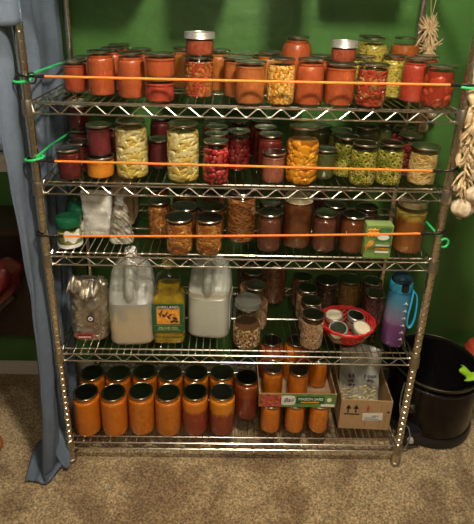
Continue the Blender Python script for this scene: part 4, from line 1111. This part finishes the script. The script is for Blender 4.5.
def bulge(u, v):   # rounded fold drooping beside the foot of the rack
    a = 2*PI*u; r = .026*math.sin(PI*min(1, v*.93+.07))**.6; c = Vector((-.655+.060*v, .035-.085*v, .125-.105*v))
    return (c.x+r*math.cos(a), c.y+r*.8*math.sin(a), max(.008, c.z+r*.5*math.sin(a)))
grid(bm, bulge, 20, 14, closeu=True)
SHEET = plain('blue_grey_cotton', (.115,.148,.20), .85, var=.08, vscale=40, bump=.25, bscale=700)
o = obj('bed_sheet', bm, SHEET); solidify(o, .0022)
tag(o, 'blue-grey sheet draped down the left side of the rack, its end lying on the carpet', 'sheet')

# ------------------------------------------------------------------ garlic and straw
def garlic(name, group, label, x, y, z, r, tilt, stalk):
    t = thing(name, label, 'garlic', (x, y, z), random.uniform(0, 6), group); t.rotation_euler.x = tilt
    bm = NB()
    def f(u, v):
        a = 2*PI*u; ph = PI*(.02+.96*v); rr = r*math.sin(ph)**.75*(1+.10*math.cos(7*a)+.10*noise.noise(Vector((math.cos(a)*1.5, math.sin(a)*1.5, v*4+r*300)))); zz = -r*.85*math.cos(ph)+(.45*r*max(0, v-.8)/.2)
        if v > .85: rr *= 1-.5*(v-.85)/.15
        return (rr*math.cos(a), rr*math.sin(a), zz)
    V = grid(bm, f, 42, 20, closeu=True); bm.faces.new(V[0][::-1]); bm.faces.new(V[-1])
    obj('bulb', bm, stalk[0], t)
    bm = NB(); tube(bm, [(0,0,r*1.1),(r*.2,0,r*1.9),(r*.1,r*.3,r*2.8)], [r*.28,r*.18,r*.12], 8); obj('stem', bm, stalk[1], t)
    bm = NB()
    for k in range(7): a = k*.9; tube(bm, [(0,0,-r*.8),(r*.25*math.cos(a),r*.25*math.sin(a),-r*1.05)], .0009, 4)
    obj('roots', bm, stalk[1], t)
GW = puree('garlic_skin', (.46,.34,.21), (.72,.60,.43), None, 90, rough=.5); GS = puree('dry_stalk', (.42,.28,.13), (.66,.49,.28), None, 60, rough=.7)
GL = [(.650,-.022,1.038,.030,.3,'lowest white garlic bulb of the braid by the right post'),(.697,-.012,1.046,.028,-.2,'garlic bulb right of the lowest one, at the edge of the photo'),(.676,-.034,1.086,.027,.5,'garlic bulb just above the lowest pair of the right braid'),(.652,.012,1.084,.022,.9,'small garlic bulb tucked against the right post'),(.700,-.010,1.132,.026,0,'garlic bulb half out of frame above the lowest pair'),(.664,-.012,1.140,.020,.4,'small garlic bulb in the middle of the right braid'),(.668,-.012,1.215,.020,.2,'garlic bulb in the right braid below the shelf collar')]
for x, y, z, r, ti, lab in GL: garlic('garlic_bulb', 'garlic bulbs on the right braid', lab, x-.014, y, z, r, ti, (GW, GS))
br_ = thing('garlic_braid', 'plaited straw-coloured garlic stalks hanging beside the right front post', 'garlic braid', (.632,-.018,1.10))
bm = NB()
for s in range(3):
    tube(bm, [(-.012+.018*math.sin(k*.55+s*2.1), .012*math.cos(k*1.1+s*2.1), .07+k*.016) for k in range(42)], [.008+.002*math.sin(k+s) for k in range(42)], 8)
obj('plait', bm, GS, br_)
bm = NB()
for k in range(130):
    z = -.02+random.random()*.50; a = random.uniform(-2.6, -.2); l = random.uniform(.018,.05)
    tube(bm, [(-.01,0,z),(-.01+l*.6*math.cos(a),l*.6*math.sin(a),z-.012),(-.01+l*math.cos(a),l*math.sin(a)*.7,z-.03*random.random()-.012)], [.0045,.0035,.001], 5)
obj('loose_stalks', bm, GS, br_)
bm = NB(); tube(bm, [(-.012,0,.72),(-.012,.0,.95)], .0012, 5); obj('string', bm, GS, br_)
def bunch():
    t = thing('straw_bunch', 'tied bunch of dry straw-coloured garlic stalks hanging behind the rack at upper right', 'dried stalks', (.622,.400,1.512))
    bm = NB()
    for cz, n, l in ((.0,95,.074),(-.066,95,.066)):
        for k in range(n):
            a = random.uniform(0, 2*PI); d = random.uniform(.2, 1); b = random.uniform(-1.3, 1.0)
            p0 = Vector((.004*math.cos(a)+(.010 if cz < 0 else 0), .004*math.sin(a), cz+random.uniform(-.012,.012)))
            q = p0+Vector((math.cos(a)*l*d*.55, max(-.5,math.sin(a))*l*d*.45, l*b*.65)); q.y = min(q.y, .038)
            tube(bm, [p0, (p0+q)/2+Vector((0,0,random.uniform(-.006,.010))), q], [.0036,.0028,.0012], 5)
    o = obj('stalks', bm, GS, t); o['kind'] = 'stuff'
    bm = NB(); tube(bm, [(0,0,.03),(-.012,0,.10),(-.016,0,.20)], .0010, 5); tube(bm, [(0,0,.03),(.006,0,.09),(.018,0,.13),(.014,0,.20)], .0010, 5); obj('string', bm, GS, t)
    bm = NB(); tube(bm, [(.005,0,-.05),(.004,.0,-.15),(.010,.002,-.27)], .004, 6); obj('braid_stem', bm, GS, t)
bunch()
for k, (x, z, lab) in enumerate(((.652,1.175,'dim garlic bulb behind the rack, right of the sauerkraut jar'),(.630,1.215,'dim garlic bulb behind the rack under the upper shelf'),(.672,1.225,'shaded garlic bulb behind the rack next to the wall at right'))):
    garlic('garlic_bulb', 'garlic bulbs behind the rack', lab, x, .41, z, .023, .2*k, (GW, GS))

# ------------------------------------------------------------------ black cooker pot
pot = thing('stock_pot', 'large open black round cooker standing on the carpet right of the rack', 'pot', (.790, .232, 0))
BLK = plain('black_enamel', (.007,.006,.006), .22, .0, coat=.5); BODY = plain('dark_bronze_metal', (.016,.011,.010), .20, .5)
bm = NB(); lathe(bm, [(0,.012),(.150,.012),(.160,.020),(.166,.05),(.166,.235),(.163,.250),(.158,.252),(.158,.240),(.158,.05),(.150,.024),(0,.024)], 64); obj('outer_body', bm, BODY, pot)
bm = NB(); lathe(bm, [(.165,.0),(.172,.004),(.174,.030),(.168,.040),(.150,.040),(.150,0)], 64, close=True); obj('base_ring', bm, M['plasticblack'], pot)
bm = NB(); lathe(bm, [(0,.030),(.140,.030),(.148,.045),(.152,.26),(.158,.276),(.166,.278),(.168,.272),(.166,.266),(.1555,.262),(.1565,.27),(.1545,.255),(.1525,.04),(0,.026)], 64); ip = obj('inner_pot', bm, BLK, pot)
bm = NB(); lathe(bm, [(.1655,.2765),(.1672,.2795),(.1690,.2765),(.1672,.2740)], 64, close=True); obj('rim', bm, plain('steel_rim', (.42,.38,.32), .25, 1), pot)
bm = NB(); lathe(bm, [(.1655,.2400),(.1690,.2420),(.1690,.2480),(.1655,.2500)], 64, close=True); obj('collar_band', bm, BLK, pot)
bm = NB(); box(bm, -.158, -.080, -.170, -.095, .010, .085, .008); cbx = obj('control_box', bm, M['plasticblack'], pot, smooth=False)
bm = NB(); lathe(bm, [(0,.014),(.009,.014),(.0105,.010),(.011,0),(0,0)], 20); k_ = obj('knob', bm, plain('grey_knob', (.55,.52,.46), .4), cbx); k_.matrix_local = Matrix.Translation((-.125,-.171,.052)) @ FRONT
bm = NB()
for s in (-1, 1): tube(bm, [(.168*math.cos(a)*1.0, s*.0+.168*math.sin(a), .215) for a in (-.1+0,.1)], .008, 8)
box(bm, .160, .196, -.05, .05, .205, .222, .006); obj('side_handle', bm, M['plasticblack'], pot, smooth=False)
gl = thing('lime_cloth', 'lime green piece of cloth hanging over the edge of the black cooker', 'cloth', (.900, .150, .281))
bm = NB()
def lc(u, v): return (-.05+.13*u+.012*math.sin(v*9), -.035+.05*v-.02*math.sin(u*4), .004+.022*math.sin(u*5+v*2)**2+.012*v*(1-u))
grid(bm, lc, 18, 10); solidify(obj('folded_cloth', bm, plain('lime_fabric', (.38,.72,.03), .7), gl), .003)
rd = tag(obj('red_towel', (lambda b: (loft(b, [(0,.07,.05,3,0,0),(.02,.08,.055,3,0,0),(.05,.07,.05,2.5,0,0),(.07,.03,.02,2,0,0)], 32), b)[1])(NB()), plain('red_fabric', (.55,.07,.03), .8, bump=.4, bscale=60), loc=(1.075,.385,.19)), 'orange-red bundle behind the black cooker at the right edge', 'cloth')
st_ = thing('plastic_stool', 'small dark stool behind the cooker carrying the red bundle', 'stool', (1.08,.375,0))
bm = NB(); box(bm, -.10,.10,-.06,.06,.170,.188,.004); obj('seat', bm, M['plasticblack'], st_, smooth=False)
for a in (-1,1):
    for b in (-1,1):
        bm = NB(); box(bm, a*.085-.01, a*.085+.01, b*.048-.01, b*.048+.01, .002, .170); obj('leg', bm, M['plasticblack'], st_, smooth=False)
cd = thing('power_cord', 'thin pale cord looping down beside the carton behind the right post', 'cord', (.628,.10,.0))
bm = NB(); tube(bm, [(.010,.03,.26),(.0,.02,.22),(-.008,.0,.18),(-.006,-.02,.14),(.006,-.03,.12),(.022,-.04,.11),(.030,-.05,.08),(.020,-.06,.04),(.010,-.05,.012)], .0030, 8); obj('cable', bm, plain('grey_cable', (.16,.16,.16), .3), cd)
bm = NB(); box(bm, -.014, .006, -.050, -.034, .100, .122, .004); obj('plug', bm, M['white'], cd, smooth=False)

# ------------------------------------------------------------------ left side furniture
ch = thing('leather_chair', 'maroon leather chair with rounded padded back at the lower left edge', 'chair', (-.955,.02,0))
LEA = plain('maroon_leather', (.10,.010,.008), .28, 0, coat=.25, bump=.25, bscale=90)
WOOD = plain('dark_wood', (.020,.011,.008), .4, var=.3, vscale=20)
bm = NB(); box(bm, -.24, .24, -.05, .05, -.085, .085, .042); o = subsurf(obj('backrest', bm, LEA, ch), 2); o.location = (.055,.06,.60); o.rotation_euler = (.15,-.80,.15)
bm = NB(); tube(bm, [(-.12,.0,.33),(-.02,.045,.43),(.10,.05,.55),(.21,.05,.655)], .010, 8); obj('back_frame', bm, WOOD, ch)
bm = NB(); box(bm, -.36, .0, -.24, .06, .36, .42, .02); obj('seat', bm, LEA, ch)
for x, y in ((-.33,-.21),(-.33,.03),(-.03,-.21),(-.03,.03)):
    bm = NB(); tube(bm, [(x,y,.003),(x,y,.365)], [.012,.018], 10); obj('leg', bm, WOOD, ch)
sb = thing('dark_cabinet', 'dark wooden cabinet on legs against the wall behind the maroon chair', 'cabinet', (-1.10,.34,0))
bm = NB(); box(bm, -.42, .395, -.115, .095, .37, .80, .004); obj('carcass', bm, WOOD, sb, smooth=False)
bm = NB(); box(bm, -.43, .405, -.125, .098, .80, .822, .004); obj('top_board', bm, plain('brown_wood_top', (.05,.028,.014), .4, var=.3, vscale=15), sb, smooth=False)
for x in (-.40, .375):
    for y in (-.10, .08):
        bm = NB(); box(bm, x-.018, x+.018, y-.018, y+.018, .002, .37); obj('leg', bm, WOOD, sb, smooth=False)
og = thing('orange_gourd', 'round orange-brown object on the carpet at the very left edge', 'gourd', (-.895,.035,.030))
bm = NB(); grid(bm, lambda u, v: ((.036*math.sin(PI*(.01+.98*v)))*(1+.05*math.cos(12*PI*u))*math.cos(2*PI*u), (.036*math.sin(PI*(.01+.98*v)))*(1+.05*math.cos(12*PI*u))*math.sin(2*PI*u), -.028*math.cos(PI*(.01+.98*v))), 40, 18, closeu=True); obj('body', bm, plain('orange_skin', (.42,.13,.03), .5), og)
bm = NB(); tube(bm, [(0,0,.026),(.004,0,.040)], .004, 6); obj('stem', bm, GS, og)

# ------------------------------------------------------------------ unseen bins on the top shelf, added to cast dark bands on the wall
for k, (x, y, w, d, h_) in enumerate(TOPBINS):
    t = thing('shade_bin', 'unseen grey bin %s of the topmost shelf, added for wall shade' % ['at the left end','left of the middle','right of the middle','at the right end'][k], 'bin', (x, y, SH[5]+.003), 0, 'unseen bins added on the topmost shelf')
    bm = NB(); loft(bm, [(0,w*.46,d*.46,8,0,0),(h_,w*.5,d*.5,8,0,0)], 40); obj('bin_body', bm, plain('bin_grey', (.30,.30,.30), .5), t)
    bm = NB(); box(bm, -w*.52, w*.52, -d*.52, d*.52, h_, h_+.015, .004); obj('bin_lid', bm, M['plasticblack'], t, smooth=False)

# ------------------------------------------------------------------ light
def lamp(name, typ, loc, energy, col, size, target=None, sy=None):
    l = bpy.data.lights.new(name, typ); l.energy = energy; l.color = col
    if typ == 'AREA':
        l.size = size
        if sy: l.shape = 'RECTANGLE'; l.size_y = sy
    else: l.shadow_soft_size = size
    o = bpy.data.objects.new(name, l); C.objects.link(o); o.location = loc
    if target: o.rotation_euler = (Vector(target)-Vector(loc)).to_track_quat('-Z', 'Y').to_euler()
    return o
lf = thing('ceiling_lamp', 'ceiling lamp with a round mount hanging above and behind the camera', 'lamp', (.15,-.82,2.5))
bm = NB(); lathe(bm, [(0,0),(.09,0),(.10,-.01),(.08,-.03),(0,-.03)], 40); obj('mount', bm, M['white'], lf)
lamp('ceiling_bulb', 'POINT', (.15,-.82,2.42), 32, (1,.90,.74), .08)
lamp('added_fill', 'POINT', (.0,-2.0,2.30), 9, (1,.88,.70), .10)  # fill light added to even out the falloff, not a lamp of the room

w = bpy.data.worlds.new('room'); bpy.context.scene.world = w; w.use_nodes = True
w.node_tree.nodes['Background'].inputs[0].default_value = (.5,.6,.8,1); w.node_tree.nodes['Background'].inputs[1].default_value = .6

# ------------------------------------------------------------------ camera
f, cx, cy, cz, yaw, pitch, roll, ox, oy = 498.0529, -.0573, -1.3496, 1.5973, -.0189, -.3701, .0267, -4.0458, -72.1213
cw, sw, cp, sp, cr, sr = math.cos(yaw), math.sin(yaw), math.cos(pitch), math.sin(pitch), math.cos(roll), math.sin(roll)
fw = Vector((-sw*cp, cw*cp, sp)); rt = Vector((cw, sw, 0)); up = rt.cross(fw)
r_ = rt*cr+up*sr; u_ = -rt*sr+up*cr
cam = bpy.data.cameras.new('camera'); co = bpy.data.objects.new('camera', cam); C.objects.link(co)
co.matrix_world = Matrix(((r_.x,u_.x,-fw.x,cx),(r_.y,u_.y,-fw.y,cy),(r_.z,u_.z,-fw.z,cz),(0,0,0,1)))
cam.sensor_fit = 'HORIZONTAL'; cam.sensor_width = 36; cam.lens = f*36/474; cam.shift_x = -ox/474; cam.shift_y = oy/474; cam.clip_start = .05
S = bpy.context.scene; S.camera = co
# horizontal fit only applies while width is the fitted side, keep the same framing in this taller frame
S.view_settings.view_transform = 'Standard'; S.view_settings.look = 'None'; S.view_settings.gamma = 1; S.view_settings.use_curve_mapping = False
S.view_settings.exposure = EXPOSURE
S.cycles.transparent_max_bounces = 24; S.cycles.max_bounces = 8; S.cycles.diffuse_bounces = 3; S.cycles.glossy_bounces = 4
